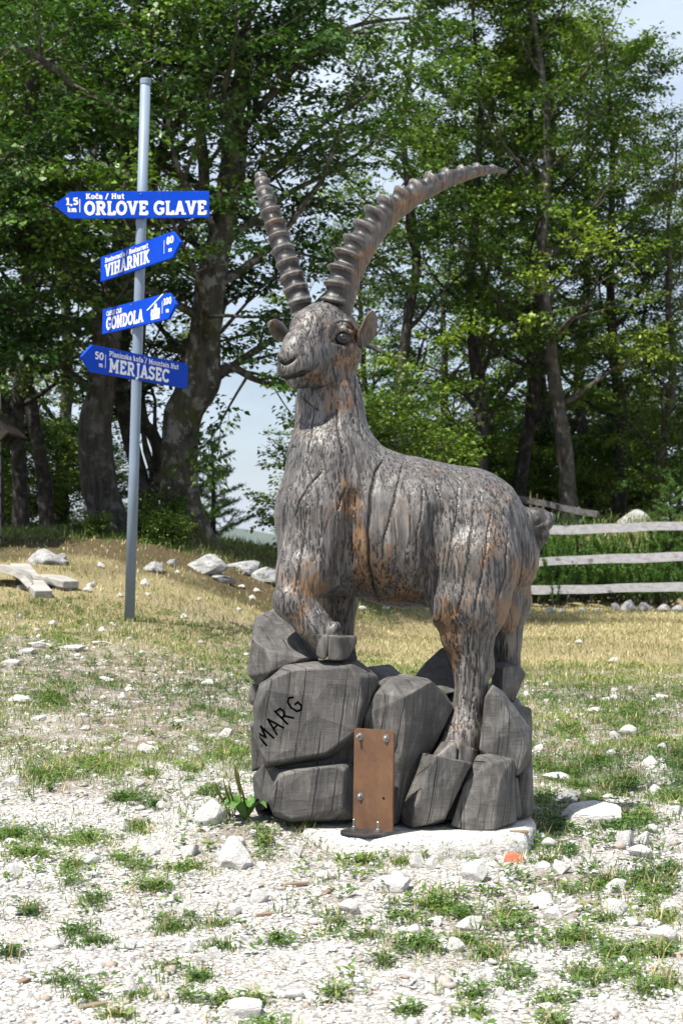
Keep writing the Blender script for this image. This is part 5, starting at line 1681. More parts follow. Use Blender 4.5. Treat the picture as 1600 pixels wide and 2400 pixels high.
def rock_mesh(seed, sub=3, cuts=9, rough=.10):
    rr = random.Random(seed)
    bm = bmesh.new(); bmesh.ops.create_icosphere(bm, subdivisions=sub, radius=1)
    pl = []
    for _ in range(cuts):
        n = Vector((rr.gauss(0, 1), rr.gauss(0, 1), rr.gauss(.2, .8))).normalized(); pl.append((n, rr.uniform(.42, .80)))
    for v in bm.verts:
        for n, d in pl:
            q = v.co.dot(n)
            if q > d: v.co -= n*(q-d)*.97
        k = fbm(np.array([v.co])*1.0, 2.2, seed, 3)[0]-.5
        v.co *= 1+k*rough*2
    zmin = min(v.co.z for v in bm.verts)
    for v in bm.verts: v.co.z -= zmin*.72
    me = bpy.data.meshes.new('limestone_rock'); bm.to_mesh(me); bm.free()
    return me
RM = [rock_mesh(100+i, 3, 11 if i < 6 else 15, .07) for i in range(10)]
for k_, me in enumerate(RM): me.materials.append(M_stone)
def stone(cx, by, w_, h_, label, group, name='limestone_rock', cat='rock', Y=None, mat=None, k=None, depth=None, z=None):
    if Y is None or (Y < 18 and cx < 760):
        ys_ = np.arange(3.3, 22, .04)
        pyy_ = HOR + (EYE-gz((cx-800)*ys_/FPX, ys_))*FPX/ys_
        hit = np.nonzero(pyy_ <= by)[0]
        Y = float(ys_[hit[0]]) if len(hit) else 18.0
    p = px(cx, by, Y)
    me = RM[k if k is not None else random.randrange(6)]
    if mat is not None:
        me = me.copy(); me.materials.clear(); me.materials.append(mat)
    o = bpy.data.objects.new(name, me); COL.objects.link(o)
    wm, hm = w_*Y/FPX, h_*Y/FPX
    dm = depth if depth else wm*random.uniform(.65, .95)
    sink = .30 if mat is M_outc and cx < 700 else .20
    o.location = (p.x, Y+dm*.4, (gz1(p.x, Y+dm*.4) if z is None else z)-sink*hm)
    o.rotation_euler = (0, 0, random.choice((0, math.pi)) + random.uniform(-.35, .35))
    big_ = mat is M_outc and cx < 700
    o.scale = (wm*(.72 if big_ else .56), dm*(.95 if big_ else .56), hm*(.8 if mat is M_outc and cx < 700 else .78))
    return tag(o, label, cat, group)
# named ones
stone(30, 1846, 54, 36, 'rounded grey-white boulder at the left edge on the stony grass', None, k=6)
stone(343, 1768, 64, 20, 'flat white stone alone in the dry grass left of the base', None, k=2)
stone(500, 1938, 84, 62, 'large white boulder left of the carved base beside the plantain', None, k=7)
stone(545, 2042, 130, 62, 'largest white boulder in front of the carved base on the left', None, k=8)
stone(1402, 1950, 180, 52, 'broad flat white slab right of the carved base', None, k=9, depth=.34)
stone(1465, 1990, 64, 46, 'upright white block in front of the broad slab', None, k=3)
stone(1511, 1985, 36, 38, 'small white block touching the upright block', None, k=4)
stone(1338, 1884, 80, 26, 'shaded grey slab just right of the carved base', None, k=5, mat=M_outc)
stone(1476, 1728, 54, 30, 'white angular stone on bare soil, right of the carved base', None, k=1)
stone(561, 2398, 140, 40, 'flat pale stone at the bottom edge', None, k=9)
stone(300, 2334, 50, 38, 'tan square stone near the bottom left', None, k=0)
stone(912, 2098, 130, 36, 'flat white stone sunk in gravel below the footing', None, k=9)
stone(1302, 2162, 64, 40, 'round white stone in the gravel, right foreground', None, k=6)
g1, g2_, g3 = 'white stones in the gravel before the footing', 'white stones scattered left of the carved base', 'white stones scattered right of the carved base'
l1, l2, l3 = 'fist-sized white stone lying in the foreground gravel', 'fist-sized white stone among grass left of the carved base', 'fist-sized white stone among grass right of the carved base'
lst = [(287, 1954, 26, 20), (530, 1730, 38, 24), (286, 1641, 24, 15), (486, 1610, 38, 15), (245, 1601, 44, 11), (300, 1622, 32, 9), (22, 1960, 22, 18), (38, 1963, 18, 16), (75, 1958, 16, 14), (326, 1847, 38, 17), (388, 1832, 28, 14),
    (209, 2032, 64, 24), (347, 2012, 68, 27), (439, 2010, 64, 28), (694, 2017, 42, 30), (720, 2030, 24, 18), (551, 2148, 48, 30), (607, 2124, 58, 32), (434, 2152, 58, 32), (617, 2212, 38, 25), (502, 2250, 38, 30), (470, 2260, 44, 22), (706, 2270, 36, 21), (444, 2236, 30, 25), (760, 2068, 76, 26), (30, 2062, 44, 34),
    (1147, 1994, 34, 27), (1190, 1990, 48, 32), (1287, 1990, 42, 26), (1504, 2012, 74, 27), (973, 2040, 36, 32), (1012, 2046, 32, 30), (1116, 2072, 76, 46), (1315, 2054, 54, 38), (1448, 2094, 64, 34), (1448, 2152, 70, 42), (1274, 2124, 80, 22), (1545, 2037, 60, 20), (1106, 2187, 74, 30), (1172, 2347, 34, 26), (935, 2177, 28, 22), (952, 2170, 22, 16), (1560, 2213, 84, 40), (1065, 2242, 64, 40), (1022, 2180, 50, 26), (820, 2148, 70, 34),
    (1440, 1737, 32, 22), (1310, 1838, 92, 20), (1526, 1797, 44, 22), (1537, 1864, 34, 16), (1437, 1770, 30, 16), (1265, 1764, 28, 18), (1393, 1752, 26, 14), (1531, 1650, 28, 13), (1422, 1647, 30, 13), (1440, 1642, 20, 15), (1440, 1622, 22, 11), (1476, 1619, 16, 11), (1440, 1554, 28, 13), (1357, 1510, 24, 9), (1395, 1674, 52, 13), (1232, 1632, 28, 11), (1280, 1648, 18, 9), (1308, 1650, 18, 9), (1555, 1640, 50, 12), (1552, 1760, 26, 14), (1478, 1870, 24, 16), (1425, 1880, 34, 14), (1580, 1910, 60, 26), (1530, 1955, 40, 22),
    (420, 1700, 40, 10), (90, 1690, 46, 12), (40, 1650, 60, 12), (150, 1760, 30, 12), (200, 1715, 26, 10), (450, 1765, 34, 12), (380, 1900, 40, 20), (410, 1930, 36, 20), (330, 1900, 24, 12), (240, 1940, 30, 14), (90, 1890, 30, 16), (180, 1915, 26, 12), (560, 1990, 44, 18), (30, 2150, 60, 20), (120, 2225, 70, 20), (300, 2235, 50, 18), (860, 2260, 30, 16), (1280, 2290, 30, 16), (750, 2360, 60, 22), (980, 2300, 30, 14), (60, 2350, 40, 18), (400, 2380, 44, 20), (1400, 2240, 26, 14)]
for (cx_, by_, w_, h_) in lst:
    if by_ > 1985 or (by_ > 1960 and 640 < cx_ < 1250): stone(cx_, by_, w_, h_, l1, g1)
    elif cx_ < 700: stone(cx_, by_, w_, h_, l2, g2_)
    else: stone(cx_, by_, w_, h_, l3, g3)
# mound outcrops and boulders
for a in [(176, 1252, 44, 36, 20.2, 'pale boulder leaning against the ridged trunk', 7), (204, 1232, 40, 34, 20.6, 'upper pale boulder wedged against the ridged trunk', 3),
          (105, 1322, 95, 34, 17.5, 'long white rock behind the timber bench', 8), (122, 1322, 44, 20, 17.0, 'small white rock in front of the long one behind the bench', 4),
          (142, 1312, 26, 14, 17.6, 'small white rock right of the long one behind the bench', 2),
          (360, 1340, 46, 26, 17.2, 'small grey outcrop right beside the pole', 5), (402, 1328, 28, 22, 17.6, 'small grey outcrop under the bulging trunk', 1),
          (480, 1344, 108, 38, 17.2, 'grey limestone outcrop, left piece, below the bulging trunk', 8), (572, 1342, 90, 34, 17.0, 'grey limestone outcrop, middle piece, below the bulging trunk', 6),
          (620, 1362, 95, 38, 16.6, 'grey limestone outcrop, right piece, touching the ibex chest outline', 7), (520, 1366, 54, 18, 16.5, 'low pale rock before the grey outcrop', 9),
          (1500, 1238, 92, 54, 26.6, 'large pale boulder in the weeds behind the rails', 7)]:
    stone(*a[:4], a[5], None, Y=a[4], mat=M_outc, k=a[6])
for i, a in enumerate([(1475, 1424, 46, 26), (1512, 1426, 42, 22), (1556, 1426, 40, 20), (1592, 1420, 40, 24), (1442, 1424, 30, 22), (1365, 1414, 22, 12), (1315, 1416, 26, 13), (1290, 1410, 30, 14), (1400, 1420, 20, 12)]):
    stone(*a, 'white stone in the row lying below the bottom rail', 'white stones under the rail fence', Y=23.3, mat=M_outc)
for i, a in enumerate([(122, 1470, 30, 18, 12.6), (45, 1450, 20, 12, 13.2), (238, 1482, 24, 12, 12.4), (262, 1468, 22, 8, 12.8), (85, 1482, 20, 8, 12.3), (205, 1390, 24, 14, 14.6), (212, 1378, 30, 14, 14.8), (235, 1332, 20, 12, 16), (338, 1372, 24, 14, 15),
        (345, 1398, 16, 10, 14.4), (590, 1405, 22, 9, 14.5), (430, 1450, 22, 10, 13), (560, 1432, 16, 8, 13.5), (565, 1380, 22, 7, 15.2), (600, 1388, 20, 8, 15), (465, 1410, 18, 8, 14.4), (415, 1345, 14, 8, 16.4), (280, 1400, 18, 8, 14.4), (160, 1425, 16, 8, 13.8), (870, 1412, 46, 14, 20), (905, 1420, 30, 10, 19.5), (850, 1425, 30, 10, 19), (940, 1415, 26, 9, 20)]):
    stone(*a[:4], 'white stone scattered on the dry slope by the signpost' if a[0] < 700 else 'white stone on dry grass seen under the ibex belly',
          'white stones on the dry slope' if a[0] < 700 else 'white stones under the belly gap', Y=a[4])
# flat white outcrop patch in the dry grass on the left
for i, a in enumerate([(90, 1520, 70, 12, 11.6), (160, 1528, 90, 13, 11.3), (235, 1516, 60, 10, 11.8), (60, 1538, 50, 10, 11.0), (20, 1562, 60, 12, 10.4)]):
    stone(*a[:4], 'flat white rock surface showing through dry grass on the left', 'flat white rock surfaces', Y=a[4], k=9)

# every unnamed stone gets told apart by the thing it lies nearest to
ANCH = {'the red brick fragment in the gravel': (1203, 2015), 'the foot of the steel bracket': (850, 1960), 'the plantain at the carved base': (575, 1900), 'the largest white boulder in front': (545, 2030),
    'the broad white slab beside the base': (1402, 1935), 'the tan square stone at the bottom': (300, 2325), 'the flat pale stone at the bottom edge': (561, 2390), 'the rounded boulder at the left edge': (30, 1840),
    'the lone flat stone left of the base': (343, 1765), 'the round white stone in the right foreground': (1302, 2155), 'the foot of the signpost': (303, 1460), 'the timber bench': (120, 1385), 'the bottom right corner': (1600, 2400),
    'the bottom left corner': (0, 2400), 'the right end of the bottom rail': (1600, 1400), 'the ibex rump under the rails': (1262, 1400), 'the grey outcrop below the bulging trunk': (520, 1350), 'the folded fore hoof of the ibex': (830, 1480),
    'the angular stone on bare soil': (1476, 1725), 'the flat sunken stone below the footing': (912, 2095), 'the sapling beside the pole': (345, 1330), 'the upright white block': (1465, 1970), 'the shaded grey slab': (1338, 1875)}
ORD = ['nearest', 'second nearest', 'third nearest', 'fourth nearest', 'fifth nearest', 'sixth nearest', 'seventh nearest', 'eighth nearest', 'ninth nearest', 'tenth nearest', 'eleventh nearest', 'twelfth nearest', 'thirteenth nearest', 'fourteenth nearest', 'fifteenth nearest', 'sixteenth nearest', 'seventeenth nearest', 'eighteenth nearest']
byA = {}
for o in [o for o in COL.objects if o.name.startswith('limestone_rock') and o.get('group')]:
    X_ = o.location.x*FPX/o.location.y+800; Y_ = HOR-(o.location.z-EYE)*FPX/o.location.y
    an, d_ = min(((k, math.hypot(X_-v[0], (Y_-v[1])*1.6)) for k, v in ANCH.items()), key=lambda q: q[1])
    byA.setdefault(an, []).append((d_, o))
for an, L in byA.items():
    for i, (d_, o) in enumerate(sorted(L, key=lambda q: q[0])):
        o['label'] = ('flat white rock ' if o['group'] == 'flat white rock surfaces' else 'small white stone ') + ORD[min(i, 17)] + ' to ' + an

# brick fragment, wood chips
m = NM('red_brick', 0.85, 0.2); m.color(m.ramp(m.noise(m.coord('Object'), 40, 4, .6), [(0.3, (0.30, 0.09, 0.05)), (0.7, (0.48, 0.17, 0.10))])); M_brick = m.m
p = px(1203, 2020, EYE*FPX/(2020-HOR))
bm = hull([p+Vector(q) for q in [(-.035, -.02, 0), (.035, -.025, 0), (.04, .03, .0), (-.03, .035, 0), (-.028, -.01, .024), (.02, -.012, .028), (.034, .02, .018), (-.01, .03, .03)]], .003)
tag(bm_obj('brick_fragment', bm, M_brick, loc=p), 'broken red brick fragment in the gravel right of the footing', 'brick')
M_chip = plank_mat('wood_chip', (0.12, 0.085, 0.06), (0.22, 0.165, 0.12), (0.34, 0.27, 0.2))
for (cx_, by_, L_, an, lab) in [(690, 2082, .085, .1, 'grey wood splinter on the gravel below the footing corner'), (54, 2300, .05, 1.0, 'short wood splinter near the lower left edge'), (218, 2362, .07, .5, 'pale wood splinter at the bottom left'),
        (625, 1945, .06, -.6, 'pale wood splinter in the grass by the footing'), (1380, 2137, .07, .35, 'wood splinter in the gravel on the right'), (1448, 1828, .09, .9, 'leaning grey stick right of the carved base'),
        (620, 2135, .05, .2, 'brown wood splinter beside a white stone'), (770, 2090, .08, 1.2, 'grey stick lying crosswise below the footing')]:
    Y_ = EYE*FPX/(by_-HOR); p = px(cx_, by_, Y_); p.z = gz1(p.x, Y_)
    u = Vector((math.cos(an), math.sin(an), .06)).normalized(); v = Vector((-u.y, u.x, 0))
    P = [p+u*a*L_/2+v*b*.007*(1 if a < 0 else .6)+Vector((0, 0, c*.009)) for a in (-1, 1) for b in (-1, 1) for c in (0, 1)]+[p+u*L_*.1+v*.01+Vector((0, 0, .012))]
    tag(bm_obj('wood_chip', hull(P, .001), M_chip, loc=p), lab, 'wood chip', 'wood splinters on the ground')
p = px(1215, 1938, 5.78); p.z = .058
P = [p+Vector((a*.03, b*.012, c*.010)) for a in (-1, 1) for b in (-1, 1) for c in (0, 1)]+[p+Vector((.036, 0, .006))]
tag(bm_obj('bark_chip', hull(P, .002), M_chip, loc=p), 'reddish bark chip lying on the concrete beside the carved base', 'wood chip')

# ---- plantain with seed stalks
m = NM('plantain_leaf', 0.5, 0.3); m.color(m.ramp(m.noise(m.coord('Object'), 20, 3, .5), [(0.3, (0.05, 0.12, 0.02)), (0.7, (0.09, 0.19, 0.035))])); M_plant = m.m
m = NM('plantain_seed', 0.8, 0.2); m.color((0.10, 0.10, 0.03)); M_seed = m.m
Yp_ = 5.95; p = px(575, 1912, Yp_); p.z = gz1(p.x, Yp_)
plan = empty('plantain_plant', p, 'broad-leaved plantain with tall seed stalks at the foot of the carved base', 'plant')
rr = random.Random(4)
for k in range(11):
    az = k*2.4+rr.uniform(-.3, .3); L_ = rr.uniform(.06, .11); wd = L_*.42
    d = Vector((math.cos(az), math.sin(az), 0)); sd = Vector((-d.y, d.x, 0))
    V, F = [], []
    for i in range(7):
        t = i/6; w2 = wd*.5*math.sin(math.pi*min(1, .08+t*.92))**.8
        z = .07*math.sin(t*2.2)*rr.uniform(.8, 1.1)
        c = p + d*(t*L_) + Vector((0, 0, z))
        V += [c-sd*w2+Vector((0, 0, w2*.4)), c, c+sd*w2+Vector((0, 0, w2*.4))]
    for i in range(6):
        for j in (0, 1): F.append((i*3+j, i*3+j+1, (i+1)*3+j+1, (i+1)*3+j))
    mobj('leaf', V, F, M_plant, plan, smooth=True)
for (tx, ty, bx) in [(500, 1835, 540), (524, 1832, 548), (536, 1835, 552), (548, 1788, 570), (566, 1845, 582), (555, 1800, 575)]:
    a = px(bx, 1895, Yp_); a.z = p.z; b = px(tx, ty, Yp_-.03)
    pts = [a, a+(b-a)*.4+Vector((.004, 0, .006)), a+(b-a)*.72, b]
    V, F = tube([pts[0], pts[1], pts[1]+(pts[2]-pts[1])*.3, pts[2], (pts[2]+b)/2, b], [.0018, .0016, .004, .0045, .004, .0015], 6)
    mobj('seed_stalk', V, F, M_seed, plan, smooth=True)

# ---- far hills
m = NM('far_forest', 0.95, 0.05); m.color(m.ramp(m.noise(m.coord('Object'), .004, 5, .6), [(0.3, (0.035, 0.055, 0.03)), (0.7, (0.07, 0.09, 0.05))])); M_far = m.m
NX, NY = 90, 14
HX = np.linspace(-7000, 7000, NX); HY = np.linspace(5200, 8800, NY)
V = []
for x in HX:
    for j, y in enumerate(HY):
        t = j/(NY-1)
        P = np.array([[x, y, 0]])
        top = -10 + 110*(fbm(P, 1/1500., 3, 4)[0]-.5) + 45*math.exp(-((x+480)/220)**2)
        V.append((x, y, -430 + (top+430)*math.sin(math.pi*min(1, .02+t*.96))**.8 + 40*(fbm(P, 1/220., 8, 3)[0]-.5)))
I = np.arange(NX*NY).reshape(NX, NY)
F = np.stack([I[:-1, :-1].ravel(), I[1:, :-1].ravel(), I[1:, 1:].ravel(), I[:-1, 1:].ravel()], 1)
tag(mobj('hills', V, F, M_far, smooth=True), kind='structure')
# ------------------------------------------------------------------ gravel, weeds, grass (nobody could count these)
def join_stones(n, X, Yv, Rr, seed):
    nr = np.random.default_rng(seed)
    t = (1+5**.5)/2
    ico = np.array([(-1, t, 0), (1, t, 0), (-1, -t, 0), (1, -t, 0), (0, -1, t), (0, 1, t), (0, -1, -t), (0, 1, -t), (t, 0, -1), (t, 0, 1), (-t, 0, -1), (-t, 0, 1)], float)
    ico /= np.linalg.norm(ico[0])
    fc = np.array([(0, 11, 5), (0, 5, 1), (0, 1, 7), (0, 7, 10), (0, 10, 11), (1, 5, 9), (5, 11, 4), (11, 10, 2), (10, 7, 6), (7, 1, 8), (3, 9, 4), (3, 4, 2), (3, 2, 6), (3, 6, 8), (3, 8, 9), (4, 9, 5), (2, 4, 11), (6, 2, 10), (8, 6, 7), (9, 8, 1)])
    tm = ico[None]*(1+nr.normal(0, .20, (40, 12, 1)))
    V = tm[nr.integers(0, 40, n)]
    V = V*np.stack([nr.uniform(.75, 1.35, n), nr.uniform(.6, 1.1, n), nr.uniform(.28, .65, n)], 1)[:, None, :]
    a = nr.uniform(0, 6.283, n); b = nr.normal(0, .25, n)
    c, s = np.cos(b), np.sin(b)
    V = np.stack([V[..., 0]*c[:, None]-V[..., 2]*s[:, None], V[..., 1], V[..., 0]*s[:, None]+V[..., 2]*c[:, None]], -1)
    c, s = np.cos(a), np.sin(a)
    V = np.stack([V[..., 0]*c[:, None]-V[..., 1]*s[:, None], V[..., 0]*s[:, None]+V[..., 1]*c[:, None], V[..., 2]], -1)
    V = V*Rr[:, None, None]
    V[..., 0] += X[:, None]; V[..., 1] += Yv[:, None]; V[..., 2] += (gz(X, Yv)+Rr*.10)[:, None]
    F = (fc[None]+12*np.arange(n)[:, None, None]).reshape(-1, 3)
    return V.reshape(-1, 3), F
m = NM('gravel', 0.9, 0.15)
tA = m.attr('tint')
c = m.ramp(tA, [(0.0, (0.20, 0.18, 0.155)), (0.08, (0.30, 0.22, 0.165)), (0.14, (0.30, 0.29, 0.28)), (0.34, (0.43, 0.42, 0.40)), (0.7, (0.56, 0.55, 0.535)), (1.0, (0.68, 0.675, 0.66))])
m.color(m.mix(m.math('MULTIPLY', m.noise(m.coord('Object'), 60, 4, .6), .5), c, (0.45, 0.43, 0.40)))
m.bump(m.noise(m.coord('Object'), 160, 3, .6), 0.003, 0.6)
M_grav = m.m
def field(n, y0, y1, pw, seed):
    nr = np.random.default_rng(seed)
    Yv = y0+(y1-y0)*nr.random(n)**pw
    X = (nr.random(n)*2-1)*(.215*Yv+.12)
    return X, Yv, nr
def free(X, Yv): # keep clear of the carved base and footing
    a = (np.abs(X-.275)/.385)**3.2+(np.abs(Yv-6.08)/.42)**3.2 > 1
    b = ~((X > -.36) & (X < .66) & (Yv > 5.9) & (Yv < 6.5))
    return a & b
X, Yv, nr = field(78000, 3.45, 13.0, 1.2, 5)
dry, bare = zone(X, Yv)
pn = fbm(np.stack([X, Yv, X*0], 1), 3.1, 12, 3)
keep = (nr.random(len(X)) < np.clip(bare*1.0+.14+.7*(pn > .54)*(Yv < 12), 0, 1)*np.where(Yv < 6.5, 1, .85)) & free(X, Yv)
X, Yv = X[keep], Yv[keep]
Rr = np.clip(np.exp(nr.normal(-5.6, .64, len(X))), .0026, .03)*(.82+Yv/22)
V, F = join_stones(len(X), X, Yv, Rr, 6)
gr = mobj('gravel', V, F, M_grav)
vattr(gr, 'tint', np.repeat(nr.random(len(X)), 20), 'FACE')
tag(gr, 'loose white limestone gravel covering the foreground', 'gravel', kind='stuff')

# ---- plants
M_weed = leafmat('weed_leaf', (0.045, 0.095, 0.020), (0.085, 0.165, 0.032), (0.19, 0.25, 0.055), .25)
M_green = leafmat('green_grass', (0.05, 0.10, 0.02), (0.10, 0.165, 0.03), (0.24, 0.25, 0.07), .25)
M_dry = leafmat('dry_grass', (0.19, 0.15, 0.075), (0.37, 0.30, 0.15), (0.56, 0.48, 0.28), .25)
PATCH = """30,1965,60,25;200,1980,65,22;66,2018,60,18;170,2045,28,12;286,2032,28,14;332,2044,22,12;434,2045,45,16;551,2030,20,16;620,1998,22,18;163,2075,30,14;220,2110,35,14;66,2130,35,14;357,2088,55,18;168,2167,35,14;214,2195,50,16;403,2154,50,18;510,2146,40,14;520,2200,45,12;658,2182,45,15;390,2256,35,12;470,2266,28,16;148,2297,30,10;204,2327,28,28;326,2332,35,18;444,2338,30,12;520,2343,25,14;602,2332,30,8;617,2388,45,12;275,2386,30,10;785,2307,30,14;785,2150,30,20;25,2228,25,12
1096,1998,30,22;856,2024,40,12;935,2026,30,12;1244,1980,40,20;1024,2118,65,22;948,2134,40,18;1086,2142,40,16;1188,2138,40,12;1213,2170,40,16;978,2205,60,16;1080,2194,50,10;1142,2230,45,25;1350,2212,80,22;1448,2246,70,22;1208,2276,35,18;1198,2304,40,14;1106,2322,25,14;1407,2317,50,22;1356,2281,30,14;1468,2297,40,14;1514,2348,45,20;1565,2327,35,20;1290,2350,30,10;1106,2368,25,10;958,2353,15,8;1300,2391,35,10;851,2180,35,14;897,2235,25,10;1422,2078,35,25;1514,2072,60,20;1540,2105,50,16;1524,2128,25,10;1417,2164,30,12;1335,2098,30,10;1280,2026,25,10;1550,2164,50,18;1540,2236,70,25;1330,2003,22,12;1560,2042,40,16
1273,1793,28,14;1273,1870,28,25;1293,1930,55,35;1463,1842,45,20;1402,1779,50,14;1340,1802,40,14;1440,1940,45,18;1494,1928,50,25;1575,1873,50,25;1590,1796,30,45;1480,1690,50,25;1334,1707,35,18;1394,1876,30,16;1350,1833,22,12;1523,1730,30,18
143,1602,50,20;122,1680,45,14;110,1830,55,22;535,1765,60,28;228,1798,60,22;294,1880,38,14;363,1892,22,10;351,1832,22,8;494,1859,40,14;445,1818,22,12;322,1945,28,16;600,1925,60,25;660,1945,70,28;730,1960,35,25;560,1900,35,18;640,1905,60,14"""
LPs, LDs, LNs, LLs, LWs = [], [], [], [], []
nr = np.random.default_rng(21)
def rosette(x, Y, n, size, up):
    az = nr.uniform(0, 6.283, n); el = nr.uniform(up*.3, up*1.3, n)
    d = np.stack([np.cos(az)*np.cos(el), np.sin(az)*np.cos(el), np.sin(el)], 1)
    nn = np.stack([-np.cos(az)*np.sin(el), -np.sin(az)*np.sin(el), np.cos(el)], 1)+nr.normal(0, .3, (n, 3))
    nn -= d*np.sum(nn*d, 1)[:, None]; nn /= np.linalg.norm(nn, axis=1)[:, None]
    z = gz1(x, Y)
    P = np.array([x, Y, z])+np.stack([nr.normal(0, .012, n), nr.normal(0, .012, n), nr.uniform(0, .022, n)], 1)+d*nr.uniform(0, .02, (n, 1))
    L = size*nr.uniform(.6, 1.3, n)
    LPs.append(P); LDs.append(d); LNs.append(nn); LLs.append(L); LWs.append(L*nr.uniform(.3, .6, n))
blades = []
def tuft(x, Y, n, h, spread, store):
    az = nr.uniform(0, 6.283, n); el = np.clip(nr.normal(1.05, .3, n), .25, 1.5)
    d = np.stack([np.cos(az)*np.cos(el), np.sin(az)*np.cos(el), np.sin(el)], 1)
    nn = np.stack([-np.cos(az)*np.sin(el), -np.sin(az)*np.sin(el), np.cos(el)], 1)
    xy = nr.normal(0, spread, (n, 2))
    P = np.stack([x+xy[:, 0], Y+xy[:, 1], np.full(n, gz1(x, Y))-.004], 1)
    store.append((P, d, nn, h*nr.uniform(.5, 1.3, n), nr.uniform(.0018, .0034, n)*(1+Y/14)))
gb, db = [], []
for it in PATCH.replace('\n', ';').split(';'):
    cx_, cy_, rx_, ry_ = map(float, it.split(','))
    Y0 = EYE*FPX/(cy_-HOR); k = Y0/FPX
    area = rx_*k*2*(EYE*FPX/(cy_-ry_-HOR)-EYE*FPX/(cy_+ry_-HOR))
    npl = int(np.clip(area*2300, 20, 240))
    grassy = random.random()
    for _ in range(npl):
        a, r_ = random.uniform(0, 6.283), abs(random.gauss(0, .8))
        yy = cy_+ry_*r_*math.sin(a); Yq = EYE*FPX/(yy-HOR); xq = (cx_+rx_*r_*math.cos(a)-800)*Yq/FPX
        if not free(np.array([xq]), np.array([Yq]))[0]: continue
        if random.random() < .06: tuft(xq, Yq, random.randint(4, 9), .06, .012, db)
        if random.random() < .30+.35*(grassy > .7): tuft(xq, Yq, random.randint(8, 16), .026, .016, gb)
        else: rosette(xq, Yq, random.randint(5, 16), random.choice((.009, .012, .016, .022)), random.choice((.2, .35, .55)))
# scattered small weeds everywhere, thicker behind the statue
X, Yv, _ = field(4600, 3.6, 14, .8, 22)
dry, bare = zone(X, Yv)
for x, y, b in zip(X, Yv, bare):
    if not free(np.array([x]), np.array([y]))[0] or random.random() < .8*b+.1: continue
    if random.random() < .5: rosette(x, y, random.randint(8, 14), .026, .6)
    else: tuft(x, y, random.randint(8, 16), random.uniform(.03, .07), .025, gb)
def emit(name, arrs, mat, label, cat, tb=0.5, tl=None):
    P, D, N, L, W_ = [np.concatenate(q) for q in arrs]
    V, F = leaves_mesh(P, D, N, L, W_, None, .12)
    o = mobj(name, V, F, mat)
    n = len(P)
    t = np.clip(nr.random(n)*.7+(fbm(P, .9, 5, 2)-.5)*1.3+tb-.35, 0, 1)
    vattr(o, 'tint', t, 'FACE')
    print(name.upper(), n)
    return tag(o, label, cat, kind='stuff')
emit('ground_weeds', (LPs, LDs, LNs, LLs, LWs), M_weed, 'low green weeds growing in clumps through the gravel', 'weeds', .45)
# sparse green and straw grass of the middle ground, dry sward further back
def sward(n, y0, y1, pw, seed, h0, h1, want, store, wmul=1.0):
    X, Yv, r_ = field(n, y0, y1, pw, seed)
    dry, bare = zone(X, Yv)
    P3 = np.stack([X, Yv, X*0], 1)
    k = r_.random(n) < want(dry, bare, fbm(P3, 1.6, 44, 3), X, Yv)
    k &= free(X, Yv)
    X, Yv = X[k], Yv[k]; m_ = len(X)
    az = r_.uniform(0, 6.283, m_); el = np.clip(r_.normal(1.0, .38, m_), .1, 1.5)
    d = np.stack([np.cos(az)*np.cos(el), np.sin(az)*np.cos(el), np.sin(el)], 1)
    nn = np.stack([-np.cos(az)*np.sin(el), -np.sin(az)*np.sin(el), np.cos(el)], 1)
    P = np.stack([X, Yv, gz(X, Yv)-.004], 1)
    store.append((P, d, nn, r_.uniform(h0, h1, m_), r_.uniform(.002, .004, m_)*(.6+Yv/13)*wmul))
sward(42000, 5.6, 13.5, .8, 31, .02, .06, lambda d, b, n, x, y: np.clip((1-.8*b)*(n > .40)*.95, 0, 1), gb)
sward(24000, 6.6, 12.5, .9, 41, .015, .045, lambda d, b, n, x, y: np.clip((1-.7*b)*(n > .46), 0, 1), gb, 1.2)
sward(9000, 3.6, 9, .9, 39, .02, .05, lambda d, b, n, x, y: .5*(n < .5), db)
sward(38000, 6.2, 14, .8, 35, .02, .055, lambda d, b, n, x, y: np.clip((1-b)*(n < .62)*.7, 0, 1), db)
sward(70000, 10.5, 24.5, .9, 32, .025, .07, lambda d, b, n, x, y: np.clip(d*(1-.8*b), 0, 1)*.95*(1-.85*shaded_litter(x, y)), db, 1.3)
sward(22000, 10, 24.5, .9, 33, .03, .08, lambda d, b, n, x, y: np.clip(d*(n > .47)*.7 + .7*(y > 21.8)*(x > 1.5), 0, 1), gb, 1.3)
sward(15000, 18.0, 23.5, 1, 36, .05, .16, lambda d, b, n, x, y: .9*(x < .6), gb, 1.4)
emit('green_grass', [list(q) for q in zip(*gb)], M_green, 'short green grass tufts between the stones and in the meadow', 'grass', .5)
emit('dry_grass', [list(q) for q in zip(*db)], M_dry, 'sun-dried yellow grass of the meadow behind the ibex', 'grass', .55)
# tall weeds behind the fence
tb_ = []
X = nr.uniform(2.3, 5.8, 9000); Yv = nr.uniform(24.85, 26.6, 9000)
az = nr.uniform(0, 6.283, 9000); el = np.clip(nr.normal(1.2, .25, 9000), .5, 1.5)
d = np.stack([np.cos(az)*np.cos(el), np.sin(az)*np.cos(el), np.sin(el)], 1)
nn = np.stack([-np.cos(az)*np.sin(el), -np.sin(az)*np.sin(el), np.cos(el)], 1)
tb_.append((np.stack([X, Yv, gz(X, Yv)+nr.uniform(0, .22, 9000)*(nr.random(9000) < .6)], 1), d, nn, nr.uniform(.05, .2, 9000), nr.uniform(.008, .022, 9000)))
emit('tall_weeds', [list(q) for q in zip(*tb_)], M_green, 'tall mixed green weeds growing behind the rail fence', 'weeds', .5)
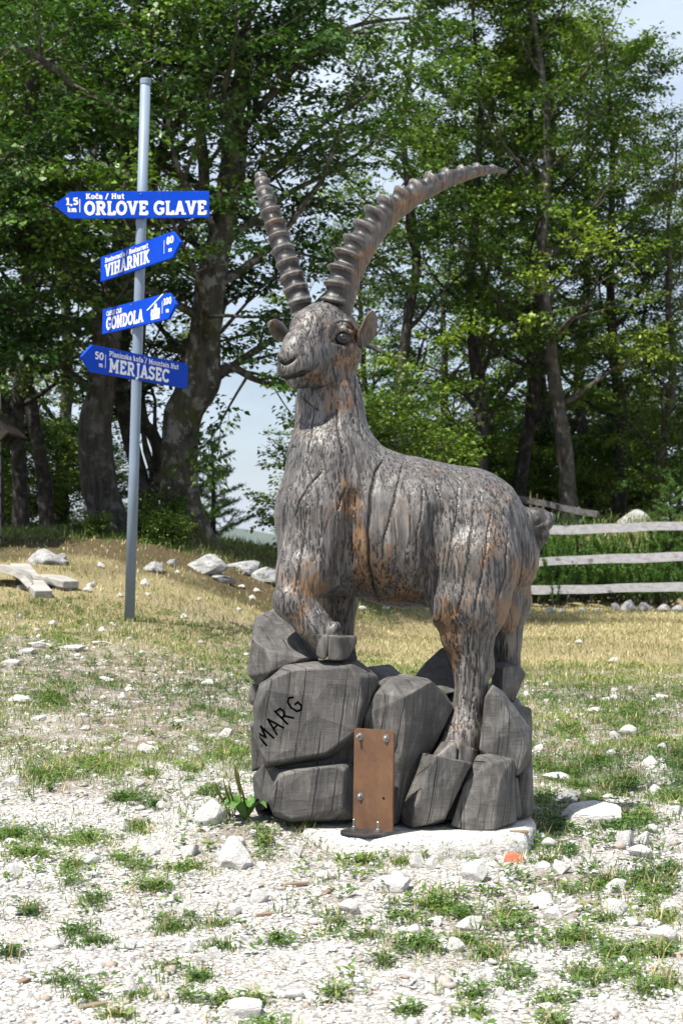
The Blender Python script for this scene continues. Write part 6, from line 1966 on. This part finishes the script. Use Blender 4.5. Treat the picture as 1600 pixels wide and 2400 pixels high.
# seed heads above the tail
M_straw = leafmat('straw_seed_head', (0.24, 0.19, 0.12), (0.34, 0.28, 0.19), (0.42, 0.36, 0.26), .2)
for i, (x, y0, y1, lab) in enumerate([(1243, 1215, 1150, 'feathery grass seed head nearest the ibex tail'), (1258, 1222, 1158, 'feathery grass seed head, middle of three above the tail'), (1273, 1222, 1166, 'feathery grass seed head, farthest right above the tail')]):
    a, b = px(x, 1300, 25.2), px(x, y1, 25.2); a.z = gz1(a.x, 25.2)
    root = empty('grass_stalk', a, lab, 'grass stalk', 'grass seed heads above the tail')
    V, F = tube([a, (a+b)/2+Vector((.01, 0, 0)), b], [.004, .003, .002], 5); mobj('stalk', V, F, M_straw, root)
    n = 150; t = nr.random(n); k = px(x, y0, 25.2)
    P = np.array(k)[None]*(1-t[:, None])+np.array(b)[None]*t[:, None]
    dd = nr.normal(0, .6, (n, 3))+np.array([0, 0, 1.0]); dd /= np.linalg.norm(dd, axis=1)[:, None]
    nn = nr.normal(0, 1, (n, 3)); nn -= dd*np.sum(nn*dd, 1)[:, None]; nn /= np.linalg.norm(nn, axis=1)[:, None]
    V, F = leaves_mesh(P, dd, nn, .055*(1.15-t), np.full(n, .012), None)
    sh = mobj('seed_head', V, F, M_straw, root); vattr(sh, 'tint', nr.random(n), 'FACE')
tot = 0; seen = set()
for o in bpy.data.objects:
    if o.type == 'MESH' and o.data.name not in seen:
        seen.add(o.data.name); tot += sum(len(p.vertices)-2 for p in o.data.polygons) if len(o.data.polygons) < 2000 else len(o.data.loops)-2*len(o.data.polygons)
print('TRIS', tot, 'OBJ', len(bpy.data.objects))
# ------------------------------------------------------------------ mountain air

P = [Vector((x, y, z)) for x in (-9600, 9600) for y in (-700, 9900) for z in (-470, 130)]
hbm = hull(P, 0)
m = bpy.data.materials.new('mountain_air'); m.use_nodes = True
t = m.node_tree; t.nodes.clear()
oo = t.nodes.new('ShaderNodeOutputMaterial'); pv_ = t.nodes.new('ShaderNodeVolumePrincipled')
pv_.inputs['Color'].default_value = (0.80, 0.88, 1.0, 1); pv_.inputs['Density'].default_value = 0.00005; pv_.inputs['Anisotropy'].default_value = 0.2
t.links.new(pv_.outputs[0], oo.inputs['Volume'])
hzo = bm_obj('haze', hbm, m)
tag(hzo, kind='stuff')
